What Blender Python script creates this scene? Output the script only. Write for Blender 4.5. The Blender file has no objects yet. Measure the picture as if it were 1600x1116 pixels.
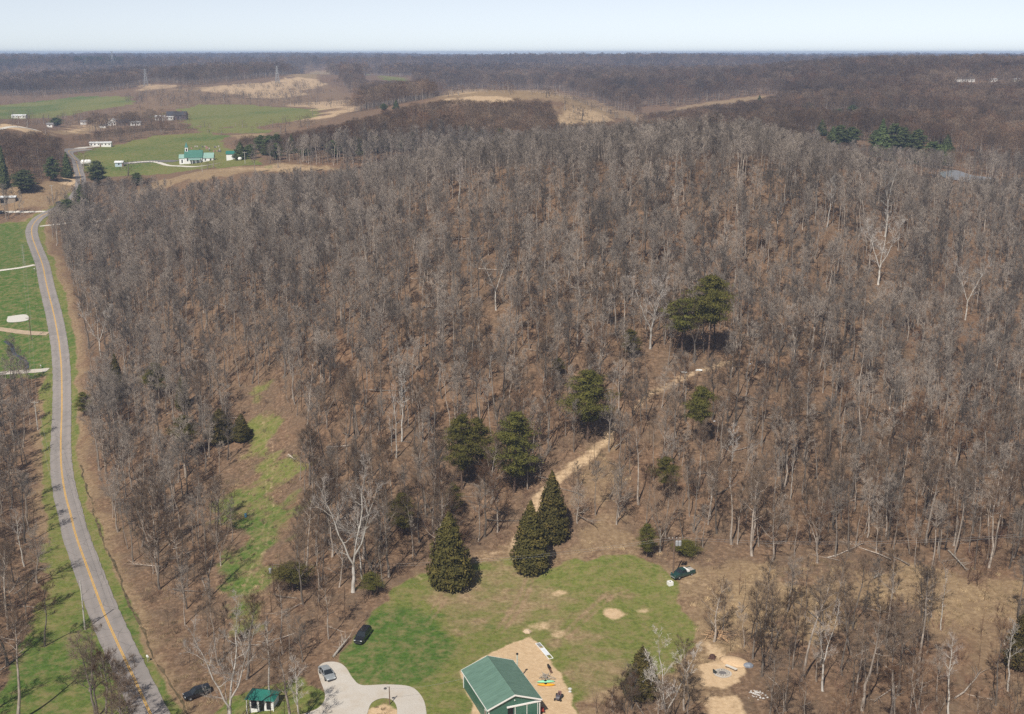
import bpy, math, random
import numpy as np
from mathutils import Vector, Matrix

# ------------------------------------------------------------------ camera, sky, sun, exposure
S = bpy.context.scene
COL = S.collection
FPX, CXP, CYP = 1814.0, 800.0, 558.0
PITCH = math.radians(14.7)
CAMZ = 105.0
cam = bpy.data.cameras.new("camera")
cam.lens = 36 * FPX / 1600
cam.sensor_width = 36
cam.clip_start = 1
cam.clip_end = 40000
camo = bpy.data.objects.new("camera", cam)
COL.objects.link(camo)
camo.location = (0, 0, CAMZ)
camo.rotation_euler = (math.pi / 2 - PITCH, 0, 0)
S.camera = camo

SUN_EL = math.radians(50)
SHADOW_AZ = math.radians(22)          # shadows fall away from the viewer and to the right
sd = Vector((math.sin(SHADOW_AZ) * math.cos(SUN_EL), math.cos(SHADOW_AZ) * math.cos(SUN_EL), -math.sin(SUN_EL)))
W = bpy.data.worlds.new("World")
S.world = W
W.use_nodes = True
wn = W.node_tree
sky = wn.nodes.new("ShaderNodeTexSky")
sky.sky_type = 'NISHITA'
sky.sun_disc = False
sky.sun_elevation = SUN_EL
sky.sun_rotation = math.atan2(-sd.x, -sd.y)
sky.air_density = 0.6
sky.dust_density = 0.3
sky.ozone_density = 4.0
sky.altitude = 1500
bg = wn.nodes["Background"]
bg.inputs[1].default_value = 0.112
tint = wn.nodes.new("ShaderNodeMix")
tint.data_type = 'RGBA'
tint.blend_type = 'MULTIPLY'
tint.inputs[0].default_value = 1.0
tint.inputs[7].default_value = (.95, .97, .98, 1)
wn.links.new(sky.outputs[0], tint.inputs[6])
veil = wn.nodes.new("ShaderNodeHueSaturation")      # thin high cloud pales the blue
veil.inputs['Saturation'].default_value = .36
wn.links.new(tint.outputs[2], veil.inputs['Color'])
wn.links.new(veil.outputs[0], bg.inputs[0])
sl = bpy.data.lights.new("sun", 'SUN')
sl.energy = 5.0
sl.angle = math.radians(0.5)
sl.color = (1.0, 0.935, 0.83)
so = bpy.data.objects.new("sun", sl)
COL.objects.link(so)
so.rotation_euler = sd.to_track_quat('-Z', 'Y').to_euler()
so.location = (-100, -200, 400)
S.view_settings.view_transform = 'Standard'
S.view_settings.look = 'None'
S.view_settings.gamma = 1
S.view_settings.exposure = 0.0
S.render.engine = 'CYCLES'
S.cycles.use_denoising = False
S.cycles.max_bounces = 5
S.cycles.diffuse_bounces = 2
S.cycles.glossy_bounces = 2
S.cycles.transmission_bounces = 2
S.cycles.volume_bounces = 1
S.cycles.transparent_max_bounces = 4

# ------------------------------------------------------------------ terrain
sp_, cp_ = math.sin(PITCH), math.cos(PITCH)

def ray(px, py):
    u = np.asarray(px, float) - CXP
    v = np.asarray(py, float) - CYP
    return u, FPX * cp_ - v * sp_, -(FPX * sp_ + v * cp_)

def fromY(px, py, Y):
    x, y, z = ray(px, py)
    k = Y / y
    return (x * k, Y, CAMZ + z * k)

def fromZ(px, py, z0):
    x, y, z = ray(px, py)
    k = (z0 - CAMZ) / z
    return (x * k, y * k, z0)

def project(x, y, z):
    zz = z - CAMZ
    d = y * cp_ - zz * sp_
    vy = -(y * sp_ + zz * cp_)
    d = np.where(d > 1, d, 1)
    return CXP + FPX * x / d, CYP + FPX * vy / d, d

CT = [fromZ(*q) for q in [
    (400, 1116, -3), (640, 1116, 0), (800, 1116, 0), (1100, 1116, 0), (1350, 1116, -1), (1600, 1116, -1.5),
    (200, 1116, -7), (0, 1116, -8), (560, 1000, 0), (700, 950, .5), (900, 950, .8), (1050, 900, 1.5),
    (1300, 900, 2), (1600, 900, 3), (660, 910, 1), (850, 870, 2), (1000, 840, 3.5), (620, 1040, 0), (780, 1060, 0), (880, 1050, 0),
    (190, 976, -7), (120, 836, -8), (330, 1000, -6), (330, 900, -4.5), (420, 850, -1), (0, 850, -8.5), (0, 980, -8),
    (640, 1300, -.5), (1000, 1300, -.5), (200, 1300, -7), (1400, 1300, -2)]]
CT += [fromY(*q) for q in [
    (105, 700, 325), (95, 580, 384), (65, 420, 500), (60, 370, 570), (100, 325, 640), (0, 700, 330), (0, 580, 390),
    (0, 420, 505), (0, 330, 640), (50, 290, 670), (30, 202, 800), (-100, 205, 800), (-100, 330, 650), (125, 250, 800),
    (700, 800, 245), (900, 720, 258), (1070, 585, 300), (600, 700, 265), (600, 560, 315), (800, 400, 380),
    (1100, 400, 385), (1100, 560, 310), (1100, 300, 430), (800, 330, 420), (300, 560, 355), (300, 420, 430), (200, 480, 430),
    (430, 650, 305), (400, 850, 240), (410, 760, 270), (250, 750, 285), (1400, 700, 280), (1400, 560, 330), (1500, 430, 420),
    (1500, 300, 560), (1600, 700, 285), (1600, 560, 350), (1500, 275, 640), (1400, 240, 720), (1280, 205, 800),
    (1500, 190, 950), (1508, 128, 1300),
    (750, 143, 1000), (880, 150, 1000), (900, 188, 880), (960, 185, 920), (690, 150, 1050), (600, 235, 720),
    (430, 262, 650), (300, 275, 640), (310, 255, 760), (200, 240, 820), (158, 229, 880), (220, 200, 1000), (390, 180, 1150),
    (100, 165, 1400), (100, 195, 1100), (480, 150, 1500), (480, 115, 2000), (600, 122, 1900), (250, 135, 1600), (100, 140, 1800),
    (950, 172, 1250), (1100, 150, 1400), (1000, 138, 1550)]]
def hid(px, Y, z):
    u = (px - CXP) / 1850.0
    CT.append((u * Y, Y, z))
for q in [(1100, 480, 62), (800, 470, 58), (650, 470, 49), (500, 480, 36), (300, 525, 25), (400, 505, 31), (200, 560, 19), (130, 600, 15), (950, 470, 61), (1250, 490, 60),
          (1400, 480, 47), (1300, 600, 44), (1100, 650, 40), (800, 620, 42), (950, 750, 46), (1000, 1050, 44), (750, 1400, 46), (800, 1080, 71),
          (1100, 1650, 62), (1300, 1650, 78), (1400, 1900, 78), (1600, 1500, 80), (1200, 2300, 60),
          (100, 2400, 60), (100, 3100, 78), (400, 2900, 72), (700, 2700, 68), (500, 2300, 60), (1000, 2500, 62), (1500, 3000, 60),
          (-300, 300, -5), (-300, 500, 10), (-300, 1000, 45), (-300, 2500, 70), (1900, 250, 5), (1900, 500, 35), (1900, 1000, 55), (1900, 2500, 70)]:
    hid(*q)
for px in range(-400, 2001, 300):
    for Y, z in ((5000, 74), (8500, 82)):
        hid(px, Y, z)
for az in (-.75, .75):
    for r, z in ((150, -3), (400, 10), (1000, 45), (4000, 70)):
        CT.append((r * math.sin(az), r * math.cos(az), z))
CT = np.array(CT)

def lp(x, y):
    r = np.clip(np.hypot(x, y), 110, 9500)
    return np.clip(np.arctan2(x, y), -.8, .8) * 2.6, np.log(r)

def tps_fit(P, v, lam=2e-3):
    n = len(P)
    d = np.hypot(P[:, None, 0] - P[None, :, 0], P[:, None, 1] - P[None, :, 1])
    K = np.where(d > 0, d * d * np.log(np.maximum(d, 1e-9)), 0) + lam * np.eye(n)
    Q = np.c_[np.ones(n), P]
    A = np.block([[K, Q], [Q.T, np.zeros((3, 3))]])
    return np.linalg.solve(A, np.r_[v, 0, 0, 0])

_a, _b = lp(CT[:, 0], CT[:, 1])
CP = np.c_[_a, _b]
CW = tps_fit(CP, CT[:, 2])

def tps(x, y):
    sh = np.shape(x)
    a, b = lp(np.ravel(x), np.ravel(y))
    out = np.zeros(a.size)
    for s in range(0, a.size, 40000):
        aa, bb = a[s:s + 40000], b[s:s + 40000]
        d2 = (aa[:, None] - CP[None, :, 0]) ** 2 + (bb[:, None] - CP[None, :, 1]) ** 2
        K = .5 * d2 * np.log(np.maximum(d2, 1e-12))
        out[s:s + 40000] = K @ CW[:-3] + CW[-3] + CW[-2] * aa + CW[-1] * bb
    return out.reshape(sh)

_rn = np.random.RandomState(5)
_lat = _rn.rand(256, 256)

def vnoise(x, y):
    xi, yi = np.floor(x).astype(int), np.floor(y).astype(int)
    fx, fy = x - xi, y - yi
    fx, fy = fx * fx * (3 - 2 * fx), fy * fy * (3 - 2 * fy)
    g = lambda i, j: _lat[i & 255, j & 255]
    return (g(xi, yi) * (1 - fx) + g(xi + 1, yi) * fx) * (1 - fy) + (g(xi, yi + 1) * (1 - fx) + g(xi + 1, yi + 1) * fx) * fy

def fbm(x, y, wl, oct=4):
    t, a, n = 0, .5, 0
    for k in range(oct):
        t = t + a * vnoise(x / wl + 17.3 * k, y / wl + 7.7 * k)
        n += a
        a *= .5
        wl /= 2
    return t / n - .5

def sstep(a, b, x):
    t = np.clip((x - a) / (b - a), 0, 1)
    return t * t * (3 - 2 * t)

def height_raw(x, y):
    r = np.hypot(x, y)
    z = tps(x, y)
    z = z + fbm(x, y, 105, 3) * 12 * sstep(250, 330, r) * (1 - sstep(600, 700, r)) * sstep(.12, .25, np.abs(np.arctan2(x, y) + .36))
    # ridge after ridge to the skyline
    n1 = 1 - np.abs(4 * fbm(x * .55 + 900, y, 1150, 3))
    n2 = 1 - np.abs(4 * fbm(x * .6 + 5000, y + 700, 2600, 2))
    far = 40 + 32 * np.clip(n1, -.4, 1) + 15 * np.clip(n2, -.4, 1) + 12 * fbm(x, y, 420, 3)
    k = sstep(2150, 2900, r)
    z = z * (1 - k) + far * k
    z = z + fbm(x, y, 40, 2) * .8 * sstep(215, 260, r)
    # no ridge stands above the photographed skyline
    cap = 83 + r * .0002
    z = np.where(r > 1700, np.minimum(z, cap - 5 + 5 * np.tanh((z - cap + 5) / 10)), z)
    return z

rr = [0.1, 40, 80, 110]
r_ = 130.0
while r_ < 9800:
    rr.append(r_)
    r_ += min(.0015 * r_ * r_ / CAMZ, .011 * r_)
RR = np.array(rr)
AZ = np.r_[np.linspace(-math.pi, -.6, 22)[:-1], np.arange(-.6, .6001, .0019), np.linspace(.6, math.pi, 22)[1:]]
_A, _R = np.meshgrid(AZ, RR, indexing='ij')
GX, GY = _R * np.sin(_A), _R * np.cos(_A)
GZ = height_raw(GX, GY)

def zat(x, y):
    x, y = np.asarray(x, float), np.asarray(y, float)
    a = np.interp(np.arctan2(x, y), AZ, np.arange(len(AZ)))
    b = np.interp(np.hypot(x, y), RR, np.arange(len(RR)))
    i = np.clip(a.astype(int), 0, len(AZ) - 2)
    j = np.clip(b.astype(int), 0, len(RR) - 2)
    a, b = a - i, b - j
    return (GZ[i, j] * (1 - b) + GZ[i, j + 1] * b) * (1 - a) + (GZ[i + 1, j] * (1 - b) + GZ[i + 1, j + 1] * b) * a

def at(px, py, lift=0.0):
    """the ground point that stands where the photograph shows (px, py)"""
    x, y, z = ray(px, py)
    n = math.sqrt(x * x + y * y + z * z)
    k = np.concatenate([np.arange(120, 1200, 1.0), np.arange(1200, 9000, 6.0)]) / n
    h = CAMZ + z * k - zat(x * k, y * k) - lift
    below = np.nonzero(h < 0)[0]
    if len(below) == 0:
        i = len(k) - 2
        t = 0
    else:
        i = max(below[0] - 1, 0)
        t = h[i] / max(h[i] - h[i + 1], 1e-9)
    kk = k[i] + (k[i + 1] - k[i]) * t
    return Vector((x * kk, y * kk, float(zat(x * kk, y * kk))))

def poly_at(pts):
    return np.array([at(*p)[:2] for p in pts])

def catmull(P, n):
    P = [np.array(p, float) for p in P]
    P = [2 * P[0] - P[1]] + P + [2 * P[-1] - P[-2]]
    out = []
    for i in range(1, len(P) - 2):
        for t in np.linspace(0, 1, n, endpoint=False):
            a, b, c, d = P[i - 1], P[i], P[i + 1], P[i + 2]
            out.append(.5 * (2 * b + (c - a) * t + (2 * a - 5 * b + 4 * c - d) * t * t + (3 * b - a - 3 * c + d) * t ** 3))
    out.append(P[-2])
    return np.array(out)

def sdist(x, y, poly):
    """signed distance to a polygon, positive inside (m)"""
    n = len(poly)
    inside = np.zeros(x.shape, bool)
    d = np.full(x.shape, 1e9)
    for i in range(n):
        x1, y1 = poly[i]
        x2, y2 = poly[(i + 1) % n]
        c = ((y1 > y) != (y2 > y)) & (x < (x2 - x1) * (y - y1) / (y2 - y1 + 1e-12) + x1)
        inside ^= c
        dx, dy = x2 - x1, y2 - y1
        t = np.clip(((x - x1) * dx + (y - y1) * dy) / (dx * dx + dy * dy + 1e-12), 0, 1)
        d = np.minimum(d, np.hypot(x - x1 - t * dx, y - y1 - t * dy))
    return np.where(inside, d, -d)

def ldist(x, y, line):
    d = np.full(x.shape, 1e9)
    for i in range(len(line) - 1):
        x1, y1 = line[i][:2]
        x2, y2 = line[i + 1][:2]
        dx, dy = x2 - x1, y2 - y1
        t = np.clip(((x - x1) * dx + (y - y1) * dy) / (dx * dx + dy * dy + 1e-12), 0, 1)
        d = np.minimum(d, np.hypot(x - x1 - t * dx, y - y1 - t * dy))
    return d
# ------------------------------------------------------------------ materials
def lin(r, g, b):
    f = lambda c: (c / 12.92 if c <= .04045 else ((c + .055) / 1.055) ** 2.4)
    return (f(r / 255), f(g / 255), f(b / 255), 1)

class NT:
    def __init__(s, name, rough=.85, spec=.2):
        s.m = bpy.data.materials.new(name)
        s.m.use_nodes = True
        s.t = s.m.node_tree
        s.b = s.t.nodes["Principled BSDF"]
        s.b.inputs['Roughness'].default_value = rough
        s.b.inputs['Specular IOR Level'].default_value = spec
        s.co = None
    def n(s, typ, **kw):
        o = s.t.nodes.new(typ)
        for k, v in kw.items():
            setattr(o, k, v)
        return o
    def l(s, a, b):
        s.t.links.new(a, b)
    def coord(s, kind='Object'):
        return s.n("ShaderNodeTexCoord").outputs[kind]
    def noise(s, scale, detail=4, vec=None, rough=.6, sc3=None):
        o = s.n("ShaderNodeTexNoise")
        o.inputs['Scale'].default_value = scale
        o.inputs['Detail'].default_value = detail
        o.inputs['Roughness'].default_value = rough
        v = vec if vec is not None else s.coord()
        if sc3:
            mp = s.n("ShaderNodeMapping")
            mp.inputs['Scale'].default_value = sc3
            s.l(v, mp.inputs[0])
            v = mp.outputs[0]
        s.l(v, o.inputs['Vector'])
        return o.outputs[0]
    def ramp(s, fac, stops):
        o = s.n("ShaderNodeValToRGB")
        e = o.color_ramp.elements
        while len(e) < len(stops):
            e.new(.5)
        for q, (p, c) in zip(e, stops):
            q.position = p
            q.color = c if len(c) == 4 else (*c, 1)
        s.l(fac, o.inputs[0])
        return o.outputs[0]
    def mix(s, fac, a, b, mode='MIX'):
        o = s.n("ShaderNodeMix", data_type='RGBA', blend_type=mode)
        for k, v in ((0, fac), (6, a), (7, b)):
            if hasattr(v, 'links'):
                s.l(v, o.inputs[k])
            else:
                o.inputs[k].default_value = v if k == 0 or len(v) == 4 else (*v, 1)
        return o.outputs[2]
    def math(s, op, a, b=None, c=None, clamp=False):
        o = s.n("ShaderNodeMath", operation=op, use_clamp=clamp)
        for k, v in ((0, a), (1, b), (2, c)):
            if v is None:
                continue
            if hasattr(v, 'links'):
                s.l(v, o.inputs[k])
            else:
                o.inputs[k].default_value = v
        return o.outputs[0]
    def col(s, v):
        if hasattr(v, 'links'):
            s.l(v, s.b.inputs['Base Color'])
        else:
            s.b.inputs['Base Color'].default_value = v if len(v) == 4 else (*v, 1)
        return s
    def bump(s, h, strength=.4, dist=.1):
        o = s.n("ShaderNodeBump")
        o.inputs['Strength'].default_value = strength
        o.inputs['Distance'].default_value = dist
        s.l(h, o.inputs['Height'])
        s.l(o.outputs[0], s.b.inputs['Normal'])
        return s

_simple = {}
def simple(name, c, rough=.7, spec=.3, metal=0, var=.12, scale=3.0, coat=0):
    if name in _simple:
        return _simple[name]
    t = NT(name, rough, spec)
    n = t.noise(scale, 5)
    lo = tuple(x * (1 - var) for x in c[:3])
    hi = tuple(min(1, x * (1 + var)) for x in c[:3])
    t.col(t.ramp(n, [(.3, lo), (.7, hi)]))
    t.b.inputs['Metallic'].default_value = metal
    if coat:
        t.b.inputs['Coat Weight'].default_value = coat
    _simple[name] = t.m
    return t.m

# ------------------------------------------------------------------ object helpers
def tag(o, label=None, cat=None, group=None, kind=None):
    if label: o["label"] = label
    if cat: o["category"] = cat
    if group: o["group"] = group
    if kind: o["kind"] = kind
    return o

def empty(name, loc, rz=0, label=None, cat=None, group=None):
    o = bpy.data.objects.new(name, None)
    o.empty_display_size = .5
    COL.objects.link(o)
    o.location = loc
    o.rotation_euler = (0, 0, rz)
    return tag(o, label, cat, group)

def mesh_np(name, V, F, mats, smooth=False, midx=None):
    """F: list of (k,n) int arrays with the same or different n"""
    me = bpy.data.meshes.new(name)
    Fs = F if isinstance(F, list) else [F]
    Fs = [np.asarray(f, np.int32) for f in Fs if len(f)]
    tot = np.concatenate([np.full(len(f), f.shape[1], np.int32) for f in Fs])
    flat = np.concatenate([f.ravel() for f in Fs])
    me.vertices.add(len(V))
    me.vertices.foreach_set("co", np.asarray(V, np.float32).ravel())
    me.loops.add(len(flat))
    me.loops.foreach_set("vertex_index", flat)
    me.polygons.add(len(tot))
    st = np.r_[0, np.cumsum(tot)[:-1]].astype(np.int32)
    me.polygons.foreach_set("loop_start", st)
    for m in (mats if isinstance(mats, (list, tuple)) else [mats]):
        me.materials.append(m)
    if midx is not None:
        me.polygons.foreach_set("material_index", np.asarray(midx, np.int32))
    if smooth:
        me.polygons.foreach_set("use_smooth", np.ones(len(tot), bool))
    me.update(calc_edges=True)
    me.validate()
    return me

def link(name, me, parent=None, loc=None):
    o = bpy.data.objects.new(name, me)
    COL.objects.link(o)
    if parent is not None:
        o.parent = parent
    if loc is not None:
        o.location = loc
    return o

class MB:
    """collects boxes, prisms, tubes and lathes into ONE mesh"""
    def __init__(s):
        s.v, s.f = [], []
    def add(s, vs, fs):
        k = len(s.v)
        s.v += [tuple(p) for p in vs]
        s.f += [tuple(k + i for i in f) for f in fs]
        return s
    def box(s, x0, x1, y0, y1, z0, z1):
        return s.add([(x0, y0, z0), (x1, y0, z0), (x1, y1, z0), (x0, y1, z0), (x0, y0, z1), (x1, y0, z1), (x1, y1, z1), (x0, y1, z1)],
                     [(0, 3, 2, 1), (4, 5, 6, 7), (0, 1, 5, 4), (1, 2, 6, 5), (2, 3, 7, 6), (3, 0, 4, 7)])
    def prism(s, prof, d0, d1, axis='y'):
        """profile of (a,b) pairs extruded from d0 to d1"""
        n = len(prof)
        mk = {'y': lambda a, b, d: (a, d, b), 'x': lambda a, b, d: (d, a, b), 'z': lambda a, b, d: (a, b, d)}[axis]
        vs = [mk(a, b, d0) for a, b in prof] + [mk(a, b, d1) for a, b in prof]
        return s.add(vs, [tuple(range(n))[::-1], tuple(range(n, 2 * n))] + [(i, (i + 1) % n, n + (i + 1) % n, n + i) for i in range(n)])
    def tube(s, pts, rad, n=6, cap=True):
        pts = [Vector(p) for p in pts]
        rad = rad if hasattr(rad, '__len__') else [rad] * len(pts)
        vs, fs = [], []
        for i, p in enumerate(pts):
            d = (pts[min(i + 1, len(pts) - 1)] - pts[max(i - 1, 0)]).normalized()
            a = d.orthogonal().normalized() if i == 0 else (a - d * a.dot(d)).normalized()
            b = d.cross(a)
            vs += [p + (a * math.cos(2 * math.pi * k / n) + b * math.sin(2 * math.pi * k / n)) * rad[i] for k in range(n)]
        for i in range(len(pts) - 1):
            fs += [(i * n + k, i * n + (k + 1) % n, (i + 1) * n + (k + 1) % n, (i + 1) * n + k) for k in range(n)]
        if cap:
            fs += [tuple(range(n))[::-1], tuple(range((len(pts) - 1) * n, len(pts) * n))]
        return s.add(vs, fs)
    def lathe(s, prof, n=12, c=(0, 0, 0)):
        vs = [(c[0] + r * math.cos(2 * math.pi * k / n), c[1] + r * math.sin(2 * math.pi * k / n), c[2] + z) for r, z in prof for k in range(n)]
        fs = [(i * n + k, i * n + (k + 1) % n, (i + 1) * n + (k + 1) % n, (i + 1) * n + k) for i in range(len(prof) - 1) for k in range(n)]
        fs += [tuple(range(n))[::-1], tuple(range((len(prof) - 1) * n, len(prof) * n))]
        return s.add(vs, fs)
    def build(s, name, mat, parent=None, loc=None, smooth=False):
        me = bpy.data.meshes.new(name)
        me.from_pydata(s.v, [], s.f)
        me.materials.append(mat)
        if smooth:
            me.polygons.foreach_set("use_smooth", np.ones(len(me.polygons), bool))
        me.update()
        return link(name, me, parent, loc)

# ------------------------------------------------------------------ what covers the ground (traced off the photo, laid on the terrain)
LAWN = poly_at([(528, 1024), (560, 985), (590, 945), (640, 905), (690, 893), (742, 880), (800, 874), (845, 893), (900, 872), (960, 862), (1010, 868), (1042, 892), (1070, 930), (1080, 980),
                (1078, 1010), (1050, 1045), (960, 1075), (905, 1100), (905, 1180), (640, 1200), (652, 1090), (606, 1066), (565, 1070), (540, 1045)])
LAWN2 = poly_at([(340, 1116), (360, 1085), (420, 1070), (470, 1060), (500, 1075), (505, 1100), (470, 1116), (400, 1140)])
OPENYARD = poly_at([(500, 1060), (528, 1020), (560, 975), (620, 910), (700, 880), (790, 850), (840, 855), (900, 845), (950, 815), (1000, 830), (1040, 875), (1150, 868),
                    (1200, 885), (1320, 885), (1420, 895), (1620, 905), (1620, 960), (1500, 962), (1400, 945), (1280, 950), (1190, 950), (1165, 980), (1120, 985), (1095, 1020),
                    (1160, 1030), (1172, 1075), (1180, 1116), (1180, 1160), (1095, 1160), (1050, 1060), (990, 1080), (930, 1116), (930, 1200), (470, 1200), (480, 1090)])
ROUGH = poly_at([(1170, 950), (1400, 940), (1640, 940), (1640, 1250), (1160, 1250)])
STRAWFIELD = poly_at([(1060, 885), (1180, 885), (1320, 890), (1420, 898), (1620, 905), (1620, 965), (1500, 985), (1400, 975), (1280, 970), (1190, 1000), (1130, 1040), (1095, 1020), (1080, 960)])
PADDOCK = [poly_at(p) for p in (
    [(722, 1048), (742, 1033), (790, 1008), (828, 994), (840, 1003), (870, 1045), (893, 1085), (905, 1140), (905, 1200), (760, 1200), (740, 1116)],
    [(1093, 1042), (1135, 1030), (1163, 1045), (1166, 1068), (1130, 1078), (1098, 1070)],
    [(1100, 1086), (1158, 1080), (1178, 1116), (1178, 1150), (1090, 1150)],
    [(1098, 1000), (1120, 1010), (1140, 1030), (1125, 1035), (1108, 1022)])]
BARE = [((957, 960), 2.2, 1.4), ((1007, 954), 1.6, .6), ((871, 991), 1.6, 1.1), ((845, 978), 2.6, 1.3), ((873, 927), 1.6, .7), ((824, 986), 1.2, .8)]
GULLY = [poly_at(p) for p in ([(955, 790), (990, 800), (985, 850), (930, 860), (900, 830)], [(905, 700), (960, 680), (980, 760), (930, 800), (885, 790)])]
TRAIL = [np.array([at(*p)[:2] for p in q]) for q in (
    [(800, 858), (826, 815), (838, 785), (870, 750), (920, 715), (950, 685), (958, 665)],
    [(655, 903), (700, 884), (760, 868), (800, 858)],
    [(990, 640), (1010, 620), (1060, 592), (1110, 575), (1140, 565)],
    [(1280, 520), (1320, 490), (1380, 465), (1430, 448), (1470, 437), (1560, 418), (1600, 410)],
    [(1040, 905), (1150, 915), (1270, 910), (1330, 915)])]
TRACK = [np.array([at(*p)[:2] for p in q]) for q in (
    [(380, 925), (392, 890), (405, 850), (418, 800), (415, 760), (418, 720), (414, 680), (410, 650)], [(387, 930), (401, 890), (414, 855), (428, 800), (424, 760), (428, 720), (424, 680), (419, 650)])]
MEADOW = poly_at([(400, 615), (432, 650), (438, 700), (470, 735), (430, 770), (452, 800), (425, 860), (402, 930), (378, 985), (350, 1000), (362, 900), (388, 830), (338, 790), (345, 760), (395, 760), (385, 690)])
ROADPX = [(300, 1230), (262, 1170), (234, 1114), (211, 1064), (184, 1006.6), (163, 959), (140.5, 898.7), (119, 838.5), (110, 803), (101.6, 771), (96, 731), (95, 690), (96.6, 640), (96, 577),
          (93, 542), (91.6, 531), (84, 491), (73, 446), (66, 413), (56.5, 388), (50, 368), (51, 353), (62, 340), (82, 330), (100, 321), (113, 312), (124, 296), (126, 280), (123, 267), (118, 250), (108, 236), (140, 233)]
ROAD = catmull([at(*p)[:2] for p in ROADPX], 14)
LEFTLAWN = [poly_at(p) for p in (
    [(-60, 350), (40, 345), (52, 380), (62, 420), (78, 490), (84, 585), (70, 588), (-60, 590)],
    [(60, 590), (84, 590), (88, 700), (90, 760), (80, 790), (70, 700)],
    [(60, 850), (100, 840), (112, 870), (165, 980), (250, 1116), (300, 1230), (-60, 1230), (-20, 1100), (20, 1040), (60, 960), (75, 900)])]
BROWNLOT = poly_at([(-80, 300), (40, 290), (75, 283), (118, 290), (112, 312), (80, 328), (-80, 340)])
REDDIRT = poly_at([(97, 278), (110, 268), (133, 276), (125, 290), (98, 288)])
CHURCHGRASS = poly_at([(112, 240), (160, 230), (240, 213), (320, 207), (355, 212), (345, 225), (398, 245), (420, 262), (380, 258), (340, 263), (290, 268), (215, 274), (150, 275), (122, 262)])
CHURCHDRY = poly_at([(200, 248), (290, 232), (330, 228), (290, 248), (240, 254)])
CHURCHDIRT = poly_at([(280, 236), (330, 226), (345, 230), (335, 240), (300, 242)])
GOLD = poly_at([(200, 300), (240, 284), (300, 270), (380, 260), (440, 256), (536, 261), (530, 267), (440, 268), (380, 272), (310, 282), (260, 294)])
GOLD2 = poly_at([(360, 212), (420, 207), (420, 214), (380, 216)])
FIELD1 = poly_at([(-40, 168), (60, 158), (130, 150), (210, 152), (205, 163), (140, 174), (90, 183), (-40, 186)])
FIELD2 = poly_at([(238, 184), (270, 172), (310, 164), (400, 164), (500, 170), (504, 182), (440, 192), (400, 198), (300, 200), (285, 190)])
FIELD2B = poly_at([(298, 197), (400, 200), (440, 208), (310, 206)])
HILLSBROWN = poly_at([(202, 140), (225, 131), (300, 136), (420, 128), (470, 118), (540, 140), (572, 158), (560, 172), (500, 194), (430, 212), (400, 206), (430, 196), (502, 180), (490, 170),
                      (400, 163), (310, 163), (270, 171), (235, 184), (160, 196), (75, 214), (72, 205), (130, 190), (190, 172), (212, 160), (212, 152)])
YELLOWLOT = poly_at([(74, 205), (140, 195), (175, 197), (150, 205), (100, 212), (76, 214)])
FAR1 = poly_at([(452, 120), (480, 112), (518, 109), (525, 116), (495, 122), (470, 126)])
FAR2 = poly_at([(572, 112), (600, 119), (640, 123), (638, 127), (600, 127)])
BALD = poly_at([(672, 153), (700, 143), (740, 140), (860, 142), (885, 148), (930, 162), (985, 180), (1010, 190), (940, 195), (862, 194), (872, 180), (885, 170), (876, 155), (800, 156), (740, 158)])
BALDEDGE = poly_at([(665, 153), (700, 141), (740, 138), (860, 140), (890, 147), (1000, 178), (1060, 170), (1190, 150), (1195, 160), (1080, 176), (1020, 192), (940, 198), (855, 196), (868, 180), (870, 160), (800, 158), (740, 160), (690, 175), (760, 175), (740, 182), (680, 178)])
GOLD3 = poly_at([(1030, 180), (1060, 167), (1120, 158), (1190, 149), (1200, 153), (1190, 158), (1120, 166), (1070, 176)])
CUTBANK = poly_at([(690, 155), (800, 152), (805, 160), (760, 168), (700, 165)])
BLUFFTOP = poly_at([(-60, 203), (62, 204), (62, 218), (50, 212), (-60, 208)])
PONDS = poly_at([(1468, 270), (1495, 268), (1520, 276), (1548, 280), (1545, 286), (1500, 283), (1475, 277)])

def verge(poly, s, x, y):
    return sstep(-s, s, sdist(x, y, poly))

near = GY > 20
_x, _y = GX[near], GY[near]
rdist = np.hypot(_x, _y)
w1 = fbm(_x, _y, 12, 3)
w2 = fbm(_x + 300, _y, 60, 3)
w3 = fbm(_x, _y, 4, 3)
soft = lambda poly, s: sstep(-s, s, sdist(_x, _y, poly) + w1 * s * 3 + w3 * s * 2.2)
grass = np.maximum(soft(LAWN, 1.6), soft(LAWN2, 1.5))
grass = np.maximum(grass, .68 * soft(MEADOW, 5))
rd = ldist(_x, _y, ROAD)
for p in LEFTLAWN:
    grass = np.maximum(grass, .95 * soft(p, 2))
grass = np.maximum(grass, .8 * (1 - sstep(4.2, 6.5, rd + w1 * 4)) * (rdist < 720))
grass = np.maximum(grass, soft(CHURCHGRASS, 4))
grass = np.maximum(grass, soft(FIELD1, 8))
grass = np.maximum(grass, .9 * soft(FIELD2, 8))
grass = np.maximum(grass, .8 * soft(FIELD2B, 6))
grass = np.maximum(grass, .75 * soft(FAR2, 12))
grass = np.maximum(grass, .35 * soft(FAR1, 12))
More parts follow.
